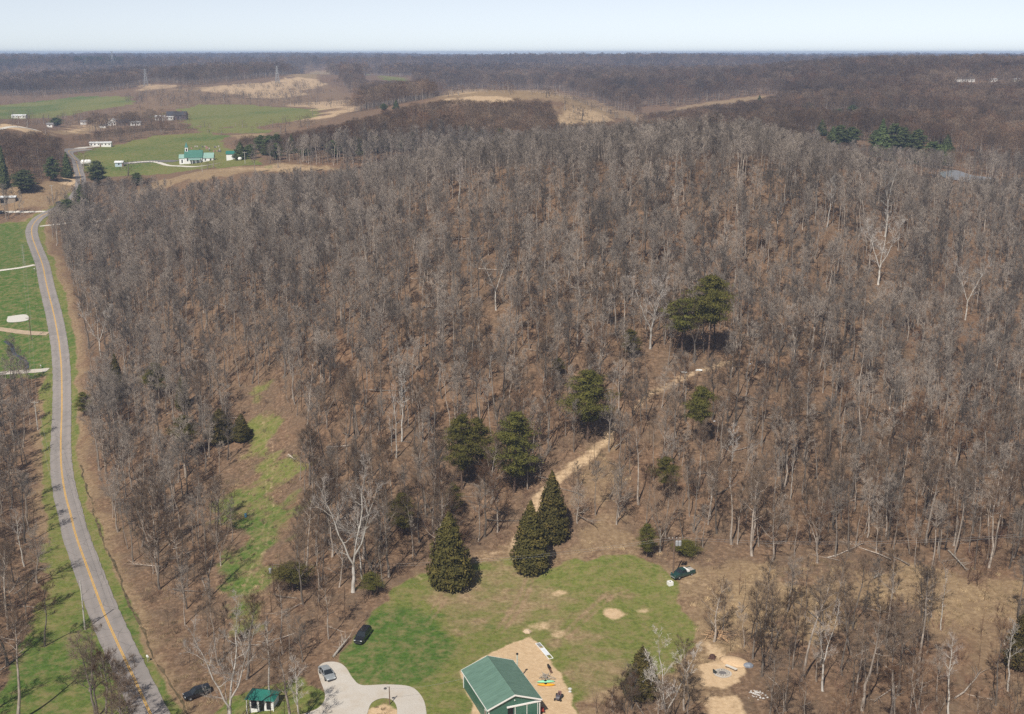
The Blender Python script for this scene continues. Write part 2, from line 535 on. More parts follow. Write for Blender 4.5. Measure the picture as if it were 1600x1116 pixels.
straw = np.maximum.reduce([.55 * soft(OPENYARD, 4), .85 * soft(STRAWFIELD, 6), .50 * soft(ROUGH, 6) * sstep(-.22, .12, w2), .35 * soft(MEADOW, 6), .9 * soft(GOLD, 5), .42 * soft(HILLSBROWN, 10), .8 * soft(BALD, 5), soft(FAR1, 12),
                           .9 * soft(GOLD3, 6), .6 * soft(BROWNLOT, 3), .9 * soft(CHURCHDRY, 5), .9 * soft(GOLD2, 6), .8 * soft(YELLOWLOT, 6), .7 * soft(CUTBANK, 4),
                           .62 * (1 - sstep(5, 12, rd + w1 * 6)) * (rdist < 700), .6 * soft(BALDEDGE, 8), *[.5 * soft(g, 4) for g in GULLY]])
dirt = np.zeros_like(_x)
for k, p in enumerate(PADDOCK):
    dirt = np.maximum(dirt, soft(p, .7 if k == 0 else 1.7) * (1 if k < 2 else .75))
for (c, ra, rb) in BARE:
    q = at(*c)
    dirt = np.maximum(dirt, (.85 if c == (957, 960) else .62) * (1 - sstep(.2, 1.45, np.hypot((_x - q.x) / ra, (_y - q.y) / rb / 1.6) + w1 * 1.2 + w3 * 1.2)))
for k, tr in enumerate(TRAIL):
    wd = (1.5, 1.6, 1.2, 1.3, 1.5)[k]
    dirt = np.maximum(dirt, (.62, .4, .5, .4, .3)[k] * (1 - sstep(wd * .3, wd * 1.7, ldist(_x, _y, tr) + w1 * 3 + fbm(_x, _y, 3, 2) * 1.5)))
for tr in TRACK:
    dirt = np.maximum(dirt, .36 * (1 - sstep(.2, .8, ldist(_x, _y, tr) + w3 * 1.2)))
dirt = np.maximum(dirt, .9 * soft(REDDIRT, 3))
dirt = np.maximum(dirt, .55 * soft(GOLD, 10) * sstep(-.1, .3, w2))
dirt = np.maximum(dirt, .62 * soft(HILLSBROWN, 10) * sstep(-.02, .12, fbm(_x, _y * .5, 110, 4)))
dirt = np.maximum(dirt, .5 * soft(BALD, 6) * sstep(-.1, .1, fbm(_x, _y, 60, 3)))
dirt = np.maximum(dirt, .6 * soft(CUTBANK, 4))
dirt = np.maximum(dirt, .8 * soft(BLUFFTOP, 4))
# hollows and wet ground where the litter is darker and greener are part of the noise below
OPENVALLEY = poly_at([(-40, 150), (205, 139), (300, 134), (470, 116), (545, 140), (574, 158), (560, 174), (500, 196), (430, 212), (300, 204), (240, 203), (160, 206), (100, 214), (75, 219), (-40, 200)])
# the edge ring of the mown circle
ring = np.array([at(*p)[:2] for p in [(640, 968), (690, 962), (735, 966), (768, 980)]])
lush = np.clip(.5 + w2 * 1.6, 0, 1)
q = at(620, 1010)
lush = np.maximum(lush * .8, 1 - sstep(6, 17, np.hypot(_x - q.x, (_y - q.y) * .8)))
lush = np.maximum(lush, 1 - sstep(.4, 1.7, ldist(_x, _y, ring)))
lush = np.maximum(lush, .85 * soft(LEFTLAWN[0], 4))
isl = at(598, 1113)
ri = np.hypot(_x - isl.x, (_y - isl.y) * .8) + w3 * 2
grass = np.maximum(grass, 1 - sstep(4.2, 5.0, ri))
dirt = np.maximum(dirt, .8 * (1 - sstep(2.0, 3.4, np.hypot(_x - isl.x + .3, (_y - isl.y + .8) * .8) + w3 * 2)))
for tr in ([(700, 1052), (735, 1022), (775, 985), (805, 945), (822, 905)], [(708, 1058), (744, 1027), (784, 990), (815, 950), (832, 908)], [(622, 1066), (640, 1045), (664, 1028)], [(880, 990), (950, 925), (1010, 900)], [(888, 996), (958, 931), (1018, 905)],
           [(566, 1068), (585, 1048), (640, 1000), (690, 930)], [(572, 1070), (592, 1051), (648, 1004), (699, 934)]):
    straw = np.maximum(straw, .9 * (1 - sstep(.15, .6, ldist(_x, _y, np.array([at(*p)[:2] for p in tr])))))
    grass = grass * (1 - .32 * (1 - sstep(.15, .6, ldist(_x, _y, np.array([at(*p)[:2] for p in tr])) + w3 * .6)))
dry = soft(poly_at([(740, 890), (800, 880), (900, 900), (990, 930), (930, 960), (985, 1010), (1010, 1060), (905, 1130), (870, 1020), (830, 985), (720, 1000), (690, 930)]), 6)
straw = np.maximum(straw, dry * .9)
grass = grass * (1 - .52 * dry)
lush = lush * (1 - .6 * dry)

def full(a):
    o = np.zeros(GX.shape)
    o[near] = a
    return o
cover = np.stack([full(grass), full(straw), full(dirt), full(lush)], -1).astype(np.float32)

g = NT("hillside_ground", .95, .1)
at_ = g.n("ShaderNodeAttribute", attribute_name="cover")
sep = g.n("ShaderNodeSeparateColor")
g.l(at_.outputs['Color'], sep.inputs[0])
fine = g.noise(1.1, 6, rough=.7)
med = g.noise(.16, 5, rough=.65)
big = g.noise(.022, 4)
spk = g.noise(3.2, 3, rough=.8)
litter = g.ramp(fine, [(.25, (.080, .051, .033)), (.5, (.18, .115, .073)), (.72, (.35, .236, .154))])
litter = g.mix(g.math('MULTIPLY', g.ramp(med, [(.42, (0, 0, 0)), (.68, (1, 1, 1))]), .6), litter, (.13, .10, .072))
litter = g.mix(g.math('MULTIPLY', g.ramp(big, [(.5, (0, 0, 0)), (.7, (1, 1, 1))]), .30), litter, (.22, .115, .062))
def masked(ch, a, b, w, nz):
    v = g.math('ADD', ch, g.math('MULTIPLY', g.math('SUBTRACT', nz, .5), w))
    o = g.n("ShaderNodeMapRange", interpolation_type='SMOOTHSTEP')
    g.l(v, o.inputs[0])
    o.inputs[1].default_value, o.inputs[2].default_value = a, b
    return o.outputs[0]
strawc = g.ramp(fine, [(.25, (.15, .10, .06)), (.5, (.29, .205, .12)), (.75, (.44, .33, .205))])
strawc = g.mix(g.math('MULTIPLY', g.ramp(med, [(.45, (0, 0, 0)), (.65, (1, 1, 1))]), .5), strawc, (.20, .135, .085))
c = g.mix(masked(sep.outputs[1], .25, .75, 1.1, med), litter, strawc)
grs = g.ramp(fine, [(.25, (.070, .088, .020)), (.5, (.150, .172, .043)), (.75, (.24, .235, .078))])
lushc = g.ramp(fine, [(.25, (.034, .072, .013)), (.55, (.076, .138, .026)), (.8, (.14, .20, .05))])
grs = g.mix(masked(at_.outputs['Alpha'], .3, .8, .6, med), grs, lushc)
grs = g.mix(g.math('MULTIPLY', g.ramp(g.noise(.45, 5, rough=.7), [(.44, (0, 0, 0)), (.64, (1, 1, 1))]), .6), grs, (.27, .205, .105))
c = g.mix(masked(sep.outputs[0], .3, .7, .9, med), c, grs)
dirtc = g.ramp(fine, [(.2, (.44, .305, .18)), (.5, (.55, .40, .25)), (.8, (.66, .50, .335))])
c = g.mix(masked(sep.outputs[2], .25, .8, .8, g.noise(.55, 5, rough=.7)), c, dirtc)
g.col(c).bump(g.math('ADD', fine, g.math('MULTIPLY', spk, .5)), .6, .25)

nA, nR = GX.shape
I = np.arange(nA * nR).reshape(nA, nR)
F = np.stack([I[:-1, :-1], I[:-1, 1:], I[1:, 1:], I[1:, :-1]], -1).reshape(-1, 4)
F = F[:, ::-1]
me = mesh_np("ground", np.stack([GX, GY, GZ], -1).reshape(-1, 3), F, g.m, smooth=True)
ca = me.color_attributes.new("cover", 'FLOAT_COLOR', 'POINT')
ca.data.foreach_set("color", cover.ravel())
tag(link("ground", me), kind="structure")

# ------------------------------------------------------------------ roads and gravel laid on the terrain
def ribbon(name, line, width, mat, lift, cols=5, edge=None):
    P = np.array(line)
    T = np.gradient(P, axis=0)
    T /= np.linalg.norm(T, axis=1)[:, None] + 1e-9
    N = np.c_[T[:, 1], -T[:, 0]]
    offs = np.linspace(-.5, .5, cols) * width
    V = []
    for k, o in enumerate(offs):
        jit = 0
        if edge is not None and k in (0, cols - 1):
            jit = (np.random.RandomState(k + 3).rand(len(P)) - .5) * edge
        q = P + N * (o + jit)[:, None] if edge is not None and k in (0, cols - 1) else P + N * o
        V.append(np.c_[q, zat(q[:, 0], q[:, 1]) + lift])
    V = np.stack(V, 1)
    n = len(P)
    I = np.arange(n * cols).reshape(n, cols)
    F = np.stack([I[:-1, :-1], I[1:, :-1], I[1:, 1:], I[:-1, 1:]], -1).reshape(-1, 4)
    me = mesh_np(name, V.reshape(-1, 3), F, mat)
    return tag(link(name, me), kind="structure")

def dense(line, step=1.5):
    L = np.array(line)
    d = np.r_[0, np.cumsum(np.hypot(*np.diff(L, axis=0).T))]
    t = np.arange(0, d[-1], step)
    return np.c_[np.interp(t, d, L[:, 0]), np.interp(t, d, L[:, 1])]

a = NT("road_asphalt", .9, .2)
n1, n2 = a.noise(.35, 5), a.noise(14, 3)
ac = a.ramp(n2, [(.3, (.25, .222, .21)), (.7, (.345, .31, .295))])
ac = a.mix(a.math('MULTIPLY', a.ramp(n1, [(.4, (0, 0, 0)), (.7, (1, 1, 1))]), .5), ac, (.22, .205, .195))
wr_ = a.n("ShaderNodeAttribute", attribute_name="wear")
ac = a.mix(a.math('MULTIPLY', wr_.outputs['Fac'], .38), ac, (.19, .175, .168))
pt = a.ramp(a.noise(.09, 2), [(.56, (0, 0, 0)), (.565, (1, 1, 1))])
ac = a.mix(a.math('MULTIPLY', pt, .25), ac, (.17, .16, .155))
vo = a.n("ShaderNodeTexVoronoi", feature='DISTANCE_TO_EDGE')
vo.inputs['Scale'].default_value = .22
dw = a.n("ShaderNodeVectorMath", operation='ADD')
nz_ = a.n("ShaderNodeTexNoise"); nz_.inputs['Scale'].default_value = .6
a.l(a.coord(), nz_.inputs['Vector']); a.l(a.coord(), dw.inputs[0]); a.l(nz_.outputs['Color'], dw.inputs[1]); a.l(dw.outputs[0], vo.inputs['Vector'])
ac = a.mix(a.math('MULTIPLY', a.ramp(vo.outputs['Distance'], [(.006, (1, 1, 1)), (.016, (0, 0, 0))]), .55), ac, (.09, .085, .08))
a.col(ac).bump(n2, .2, .02)
yl = simple("yellow_road_paint", (.62, .36, .06), .7, var=.25, scale=2)
gv = NT("gravel", .95, .15)
gn = gv.noise(6, 5, rough=.8)
gc = gv.ramp(gn, [(.25, (.36, .33, .29)), (.5, (.50, .465, .42)), (.75, (.60, .57, .53))])
gc = gv.mix(gv.math('MULTIPLY', gv.ramp(gv.noise(.3, 4), [(.45, (0, 0, 0)), (.7, (1, 1, 1))]), .5), gc, (.42, .35, .27))
gv.col(gc).bump(gn, .5, .05)
pale = simple("pale_gravel", (.62, .58, .52), .95, var=.15, scale=1.2)
RD = dense(ROAD, 1.5)
ro = ribbon("road", RD, 5.9, a.m, .12, 15, edge=.22)
wear = ro.data.attributes.new("wear", 'FLOAT', 'POINT')
wear.data.foreach_set("value", np.tile(np.array([.9, .4, .2, .75, 1, .6, .2, 0, .2, .6, 1, .75, .2, .4, .9], np.float32), len(RD)))
_T = np.gradient(RD, axis=0)
_T /= np.linalg.norm(_T, axis=1)[:, None]
dm = NT("ditch_mud_and_shade", 1, .1)
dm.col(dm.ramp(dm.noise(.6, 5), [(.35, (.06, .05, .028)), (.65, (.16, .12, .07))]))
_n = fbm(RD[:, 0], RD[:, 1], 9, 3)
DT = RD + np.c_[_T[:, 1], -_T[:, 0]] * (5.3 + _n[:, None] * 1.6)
ribbon("shaded_ditch_strip", DT[DT[:, 1] < 310], .38, dm.m, .05, 3, edge=.5)  # flat ribbon; the ditch's shade and mud are put into its dark colour
for s in (-.13, .13):
    T = np.gradient(RD, axis=0)
    T /= np.linalg.norm(T, axis=1)[:, None]
    ribbon("road_line", RD + np.c_[T[:, 1], -T[:, 0]] * s, .15, yl, .135, 2)
DRIVES = [([(-30, 426), (0, 423), (30, 419), (56, 414)], 2.6, pale), ([(-40, 588), (0, 584), (40, 581), (80, 578)], 2.8, gv.m), ([(-30, 333), (8, 332), (45, 331.5), (74, 331)], 2.6, pale),
          ([(62, 354), (90, 351), (125, 347), (178, 341)], 2.0, pale), ([(-40, 512), (0, 515), (40, 520), (78, 522)], 3.0, simple("dirt_gravel", (.40, .31, .22), .95, var=.2, scale=1)),
          ([(200, 255), (240, 253), (265, 259), (285, 260), (320, 259), (348, 254)], 3.4, pale), ([(112, 235), (130, 231), (150, 229)], 3, pale), ([(-40, 201), (0, 202), (60, 204)], 4, pale)]
DLINES = []
for L, w, m in DRIVES:
    ln = dense(catmull([at(*p)[:2] for p in L], 10), 1.5)
    DLINES.append((ln, w))
    ribbon("driveway", ln, w, m, .10, 3, edge=.35)
ribbon("church_parking_lot", dense(catmull([at(*p)[:2] for p in [(190, 256), (225, 253), (258, 252), (280, 252)]], 8), 2), 9, simple("old_asphalt", (.16, .15, .15), .9), .10, 3)

def sheet(name, px, mat, lift, step=1.2):
    """gravel patch: fine cells of the ground inside an outline"""
    poly = np.array(catmull([at(*p)[:2] for p in px + px[:1]], 6))[:-1]
    me = bpy.data.meshes.new(name)
    import bmesh
    bm = bmesh.new()
    vs = [bm.verts.new((p[0], p[1], 0)) for p in poly]
    f = bm.faces.new(vs)
    bmesh.ops.triangulate(bm, faces=[f])
    for k in range(3):
        bmesh.ops.subdivide_edges(bm, edges=[e for e in bm.edges if e.calc_length() > step * 2], cuts=1)
        bmesh.ops.triangulate(bm, faces=bm.faces[:])
    for v in bm.verts:
        v.co.z = float(zat(v.co.x, v.co.y)) + lift
    bm.normal_update()
    for f in bm.faces:
        if f.normal.z < 0:
            f.normal_flip()
    bm.to_mesh(me)
    bm.free()
    me.materials.append(mat)
    return tag(link(name, me), kind="structure"), poly
_, DRIVE = sheet("gravel_drive", [(470, 1118), (498, 1106), (508, 1088), (500, 1062), (497, 1045), (506, 1036), (526, 1035), (540, 1043), (552, 1061), (566, 1071), (604, 1070), (640, 1073), (657, 1086), (665, 1105),
                                  (664, 1130), (640, 1145), (622, 1130), (620, 1106), (612, 1094), (595, 1092), (580, 1100), (573, 1118), (560, 1150), (500, 1150)], gv.m, .06)
slab = simple("concrete_slab", (.55, .53, .49), .9, var=.1)
sheet("concrete_slab", [(12, 495), (40, 492), (43, 501), (13, 504)], slab, .12)
creek = NT("creek_water", .08, .5)
creek.col((.05, .065, .08, 1))
ribbon("creek", dense(catmull([at(*p)[:2] for p in [(8, 533), (18, 541), (22, 553), (32, 559), (41, 566), (42, 577)]], 8), .8), 1.3, creek.m, .08, 3, edge=.5)
pond = NT("pond_water", .15, .5)
pond.col((.30, .33, .37, 1))
sheet("pond", [(1466, 270), (1493, 267), (1520, 275), (1550, 279), (1546, 287), (1505, 284), (1474, 278)], pond.m, .35, 4)
# ------------------------------------------------------------------ tree materials
def bark_mat(name, lo, hi, blotch=None, amt=.35):
    t = NT(name, .9, .15)
    oi = t.n("ShaderNodeObjectInfo")
    n = t.noise(1.6, 5, sc3=(2.5, 2.5, .6))
    c = t.ramp(n, [(.3, lo), (.7, hi)])
    if blotch:
        c = t.mix(t.ramp(t.noise(.9, 3), [(.52, (0, 0, 0)), (.6, (1, 1, 1))]), c, blotch)
    v = t.math('MULTIPLY_ADD', oi.outputs['Random'], amt * 2, 1 - amt)
    hs = t.n("ShaderNodeHueSaturation")
    t.l(v, hs.inputs['Value'])
    t.l(c, hs.inputs['Color'])
    t.col(hs.outputs[0])
    return t.m

BARK = bark_mat("grey_bark", (.115, .095, .078), (.37, .32, .275), None, .6)
WHITEBARK = bark_mat("white_bark", (.40, .37, .335), (.60, .57, .525), (.30, .27, .23), .12)
CEDARBARK = bark_mat("brown_bark", (.12, .08, .06), (.24, .17, .13), None, .2)

def twig_mat(name, a, b, c3):
    t = NT(name, .95, .05)
    oi = t.n("ShaderNodeObjectInfo")
    # groves of a kind: colour drifts slowly over the hillside and from tree to tree
    w = t.n("ShaderNodeVectorMath", operation='SCALE')
    t.l(oi.outputs['Location'], w.inputs[0])
    w.inputs['Scale'].default_value = 1.0
    gro = t.noise(.02, 3, vec=w.outputs[0])
    f = t.math('ADD', t.math('MULTIPLY', oi.outputs['Random'], .6), t.math('MULTIPLY_ADD', gro, 1.2, -.35))
    c = t.ramp(f, [(.15, a), (.5, b), (.85, c3)])
    v = t.math('MULTIPLY_ADD', t.math('FRACT', t.math('MULTIPLY', oi.outputs['Random'], 7.31)), .9, .55)
    st = t.ramp(t.noise(.0065, 5, vec=w.outputs[0], rough=.7), [(.36, (.62, .62, .62)), (.5, (1, 1, 1)), (.64, (1.45, 1.45, 1.45))])
    v = t.math('MULTIPLY', v, st)
    hs = t.n("ShaderNodeHueSaturation")
    t.l(v, hs.inputs['Value'])
    t.l(c, hs.inputs['Color'])
    t.col(hs.outputs[0])
    return t.m
TWIG = twig_mat("bare_twigs", (.098, .066, .043), (.158, .119, .087), (.137, .080, .048))
WHITETWIG = twig_mat("pale_twigs", (.36, .33, .30), (.42, .39, .36), (.34, .29, .26))
BRUSHTWIG = twig_mat("brush_twigs", (.15, .105, .072), (.21, .155, .115), (.18, .10, .07))

def leaf_mat(name, a, b, c3):
    t = NT(name, .8, .2)
    oi = t.n("ShaderNodeObjectInfo")
    n = t.noise(.9, 4)
    c = t.ramp(n, [(.3, a), (.5, b), (.7, c3)])
    hs = t.n("ShaderNodeHueSaturation")
    t.l(t.math('MULTIPLY_ADD', oi.outputs['Random'], .4, .8), hs.inputs['Value'])
    t.l(t.math('MULTIPLY_ADD', oi.outputs['Random'], .03, .485), hs.inputs['Hue'])
    t.l(c, hs.inputs['Color'])
    t.col(hs.outputs[0])
    return t.m
CEDARLEAF = leaf_mat("cedar_foliage", (.042, .038, .010), (.078, .066, .017), (.145, .108, .030))
PINELEAF = leaf_mat("pine_needles", (.050, .050, .011), (.094, .088, .019), (.165, .145, .032))
FIRLEAF = leaf_mat("dark_needles", (.040, .058, .022), (.075, .095, .034), (.13, .145, .052))

# ------------------------------------------------------------------ bare trees
class TB:
    """trunk / limbs as tapered tubes, twigs as slim blades; two meshes"""
    def __init__(s):
        s.V, s.F3, s.F4, s.k = [], [], [], 0
    def tube(s, P, R, n):
        P = np.asarray(P, float)
        m = len(P)
        T = np.gradient(P, axis=0)
        T /= np.linalg.norm(T, axis=1)[:, None] + 1e-9
        ref = np.array([1., 0, 0]) if abs(T[0][0]) < .8 else np.array([0, 1., 0])
        a = np.cross(T, ref)
        a /= np.linalg.norm(a, axis=1)[:, None] + 1e-9
        b = np.cross(T, a)
        th = np.arange(n) * 2 * math.pi / n
        V = P[:, None, :] + (a[:, None, :] * np.cos(th)[None, :, None] + b[:, None, :] * np.sin(th)[None, :, None]) * np.asarray(R)[:, None, None]
        I = np.arange(m * n).reshape(m, n) + s.k
        J = np.roll(I, -1, 1)
        s.F4.append(np.stack([I[:-1], J[:-1], J[1:], I[1:]], -1).reshape(-1, 4))
        s.V.append(V.reshape(-1, 3))
        s.k += m * n
    def blades(s, A, D, L, w, rng):
        """A start (n,3), D direction (n,3), L length (n,), w base width"""
        n = len(A)
        r = rng.normal(size=(n, 3))
        side = np.cross(D, r)
        side /= np.linalg.norm(side, axis=1)[:, None] + 1e-9
        w = np.broadcast_to(w, (n,))[:, None] * .5
        V = np.stack([A - side * w, A + side * w, A + D * L[:, None]], 1)
        s.F3.append(np.arange(3 * n).reshape(n, 3) + s.k)
        s.V.append(V.reshape(-1, 3))
        s.k += 3 * n
    def mesh(s, name, mats):
        V = np.concatenate(s.V)
        F = []
        if s.F4: F.append(np.concatenate(s.F4))
        if s.F3: F.append(np.concatenate(s.F3))
        return mesh_np(name, V, F, mats)

def unit(v):
    return v / (np.linalg.norm(v, axis=-1, keepdims=True) + 1e-9)

def make_bare(seed, H, r0, clear, spread, nl, up=.55, forks=0, tw=(.022, 12, 3), lean=.03, full=True, twl=1.0):
    """returns (wood TB, twig TB); unit metres"""
    rng = np.random.RandomState(seed)
    wood, twg = TB(), TB()
    stems = []
    def trunk(base, d, h, r, top=.12, n=9):
        t = np.linspace(0, 1, n)
        wob = np.cumsum(rng.normal(size=(n, 3)) * [1, 1, 0], 0) * h * .010
        wob -= wob[0]
        P = base + d * (t * h)[:, None] + wob
        R = r * (1 - t * (1 - top)) * (1 + .25 * np.exp(-t * 14))
        return P, R
    d0 = unit(np.array([rng.normal() * lean, rng.normal() * lean, 1.]))
    P, R = trunk(np.zeros(3), d0, H if not forks else H * clear * 1.05, r0, .10 if not forks else .75)
    wood.tube(P, R, 7)
    if not forks:
        stems.append((P, R, clear))
    else:
        for k in range(forks):
            az = 2 * math.pi * (k + rng.rand() * .6) / forks
            d = unit(np.array([math.cos(az) * .42, math.sin(az) * .42, 1.]))
            h = H * (1 - clear) * (.85 + .25 * rng.rand())
            t = np.linspace(0, 1, 8)
            cur = P[-1] + d * (t * h)[:, None] + np.array([0, 0, 1.]) * ((t ** 2) * h * .12)[:, None] + np.cumsum(rng.normal(size=(8, 3)), 0) * h * .012
            cur[0] = P[-1] - d * .1
            Rr = R[-1] * .72 * (1 - .88 * t)
            wood.tube(cur, Rr, 6)
            stems.append((cur, Rr, .12))
    A, D, L = [], [], []
    def sub(Pl, Rl, ln, lev):
        nb = max(3, int(round((7 if lev == 0 else 5) * min(1.3, ln / 3.0 + .4))))
        for q in range(nb):
            t = .22 + .78 * (q + rng.rand()) / nb
            x = t * (len(Pl) - 1)
            i = min(int(x), len(Pl) - 2)
            p = Pl[i] + (Pl[i + 1] - Pl[i]) * (x - i)
            dd = unit(Pl[i + 1] - Pl[i])
            side = unit(np.cross(dd, rng.normal(size=3)))
            b = unit(dd * .75 + side * .65 + np.array([0, 0, .22]))
            l = ln * (.30 + .25 * rng.rand()) * (1.15 - .5 * t)
            tt = np.linspace(0, 1, 4)
            cur = p + b * (tt * l)[:, None] + np.array([0, 0, .12 * l]) * (tt ** 2)[:, None] + np.r_[np.zeros((1, 3)), np.cumsum(rng.normal(size=(3, 3)), 0) * l * .04]
            rb = max(.012, Rl[i] * .5)
            wood.tube(cur, rb * (1 - .75 * tt), 3)
            m = tw[1]
            ta = .2 + .8 * rng.rand(m)
            xs = ta * 3
            ii = np.minimum(xs.astype(int), 2)
            st = cur[ii] + (cur[ii + 1] - cur[ii]) * (xs - ii)[:, None]
            dirs = unit(unit(cur[ii + 1] - cur[ii]) * .8 + rng.normal(size=(m, 3)) * .5 + np.array([0, 0, .25]))
            le = (.5 + .7 * rng.rand(m)) * (.45 + .28 * l) * twl
            A.append(st); D.append(dirs); L.append(le)
    for (Ps, Rs, cl) in stems:
        hs = np.linalg.norm(Ps[-1] - Ps[0])
        k = nl if not forks else max(4, int(nl / forks))
        az = rng.rand() * 6.28
        for j in range(k):
            t = cl + (1 - cl) * ((j + rng.rand() * .7) / k) ** .9
            x = t * (len(Ps) - 1)
            i = min(int(x), len(Ps) - 2)
            p = Ps[i] + (Ps[i + 1] - Ps[i]) * (x - i)
            az += 2.4 + rng.normal() * .4
            e = up + .25 * rng.normal() * .5 + .35 * (t - .5)
            d = np.array([math.cos(az) * math.cos(e), math.sin(az) * math.cos(e), math.sin(e)])
            tc = (t - cl) / (1 - cl)
            l = spread * (.55 + .5 * rng.rand()) * (1.0 - .62 * tc) * (.75 if tc < .12 else 1)
            tt = np.linspace(0, 1, 6)
            cur = p + d * (tt * l)[:, None] + np.array([0, 0, .28 * l]) * (tt ** 2)[:, None] + np.r_[np.zeros((1, 3)), np.cumsum(rng.normal(size=(5, 3)), 0) * l * .035]
            rl = max(.02, Rs[i] * (.42 + .2 * rng.rand()))
            Rl = rl * (1 - .8 * tt)
            wood.tube(cur, Rl, 4)
            sub(cur, Rl, l, 0)
        # leader tip
        sub(Ps[-4:], Rs[-4:], hs * .22, 1)
    A, D, L = np.concatenate(A), np.concatenate(D), np.concatenate(L)
    twg.blades(A, D, L, tw[0] * 1.25, rng)
    n2 = len(A) * tw[2]
    idx = rng.randint(0, len(A), n2)
    tt = .25 + .7 * rng.rand(n2)
    A2 = A[idx] + D[idx] * (L[idx] * tt)[:, None]
    D2 = unit(D[idx] * .7 + rng.normal(size=(n2, 3)) * .55 + np.array([0, 0, .15]))
    twg.blades(A2, D2, L[idx] * (.35 + .5 * rng.rand(n2)), tw[0], rng)
    return wood, twg

FORMS = []          # (trunk mesh, crown mesh, height) — forest-grown, broad, slim
def form(name, *a, bark=BARK, twig=TWIG, **k):
    w, t = make_bare(*a, **k)
    return w.mesh(name + "_trunk", bark), t.mesh(name + "_crown", twig), a[1]
SPEC = [(1, 16, .21, .50, 3.6, 13), (2, 17, .22, .56, 3.4, 13), (3, 15, .17, .45, 3.2, 12), (4, 16, .24, .42, 4.4, 15), (5, 14, .15, .50, 2.7, 11), (6, 17.5, .24, .60, 3.8, 13), (7, 16, .13, .62, 2.0, 10), (8, 15, .20, .36, 3.9, 15), (9, 17, .16, .66, 2.4, 10), (10, 13, .12, .40, 2.6, 12)]
FORMS = [form("bare_tree", *s) for s in SPEC]
BROAD = [form("broad_tree", 21, 15, .26, .24, 5.4, 18, up=.45), form("broad_tree", 22, 13, .22, .22, 4.6, 18, forks=3), form("broad_tree", 23, 16, .26, .30, 5.0, 18, forks=2)]
WHITE = [form("white_tree", 31, 17, .26, .34, 4.2, 15, bark=WHITEBARK, twig=WHITETWIG, forks=2, tw=(.03, 6, 2)), form("white_tree", 32, 18, .24, .42, 3.8, 13, bark=WHITEBARK, twig=WHITETWIG, tw=(.03, 6, 2)),
         form("white_tree", 33, 16, .28, .24, 5.0, 18, bark=WHITEBARK, twig=WHITETWIG, forks=3, tw=(.03, 7, 2)), form("white_tree", 34, 18, .17, .38, 2.2, 11, bark=WHITEBARK, twig=WHITETWIG, tw=(.028, 4, 1))]

def joined(name, fm, mats=(BARK, TWIG)):
    V, F, mi = [], [], []
    me = bpy.data.meshes.new(name)
    import bmesh
    bm = bmesh.new()
    bm.from_mesh(fm[0])
    n = len(bm.faces)
    bm.from_mesh(fm[1])
    bm.faces.ensure_lookup_table()
    for f in bm.faces[n:]:
        f.material_index = 1
    bm.to_mesh(me)
    bm.free()
    me.materials.clear()
    for m in mats:
        me.materials.append(m)
    return me

def make_shrub(seed, H, n, w, blades=6, wid=.03):
    rng = np.random.RandomState(seed)
    t = TB()
    A, D, L = [], [], []
    for k in range(n):
        az, e = rng.rand() * 6.28, .75 + .7 * rng.rand()
        d = np.array([math.cos(az) * math.cos(e), math.sin(az) * math.cos(e), math.sin(e)])
        p = np.array([rng.normal() * w * .25, rng.normal() * w * .25, 0])
        l = H * (.6 + .5 * rng.rand())
        tt = np.linspace(0, 1, 4)
        cur = p + d * (tt * l)[:, None] + np.r_[np.zeros((1, 3)), np.cumsum(rng.normal(size=(3, 3)), 0) * l * .05]
        t.tube(cur, .022 * (1 - .8 * tt) * (H / 3 + .4), 3)
        m = blades
        ta = .25 + .75 * rng.rand(m)
        xs = ta * 3
        ii = np.minimum(xs.astype(int), 2)
        A.append(cur[ii] + (cur[ii + 1] - cur[ii]) * (xs - ii)[:, None])
        D.append(unit(d * .6 + rng.normal(size=(m, 3)) * .6 + np.array([0, 0, .3])))
        L.append((.3 + .5 * rng.rand(m)) * l * .45)
    A, D, L = np.concatenate(A), np.concatenate(D), np.concatenate(L)
    t.blades(A, D, L, wid, rng)
    idx = np.repeat(np.arange(len(A)), 2)
    tt = .3 + .7 * rng.rand(len(idx))
    t.blades(A[idx] + D[idx] * (L[idx] * tt)[:, None], unit(D[idx] + rng.normal(size=(len(idx), 3)) * .6), L[idx] * (.4 + .4 * rng.rand(len(idx))), wid * .8, rng)
    return t.mesh("bare_shrub", BRUSHTWIG)

STRAWBLADE = twig_mat("dry_grass_blades", (.27, .195, .115), (.41, .31, .19), (.33, .245, .145))
def make_tuft(seed, n, h, w):
    rng = np.random.RandomState(seed)
    t = TB()
    A = np.c_[rng.normal(size=(n, 2)) * w * .4, np.zeros(n)]
    D = unit(np.c_[rng.normal(size=(n, 2)) * .45 + [.15, .1], np.ones(n)])
    t.blades(A, D, h * (.5 + .6 * rng.rand(n)), .07, rng)
    return t.mesh("dry_grass_tuft", STRAWBLADE)

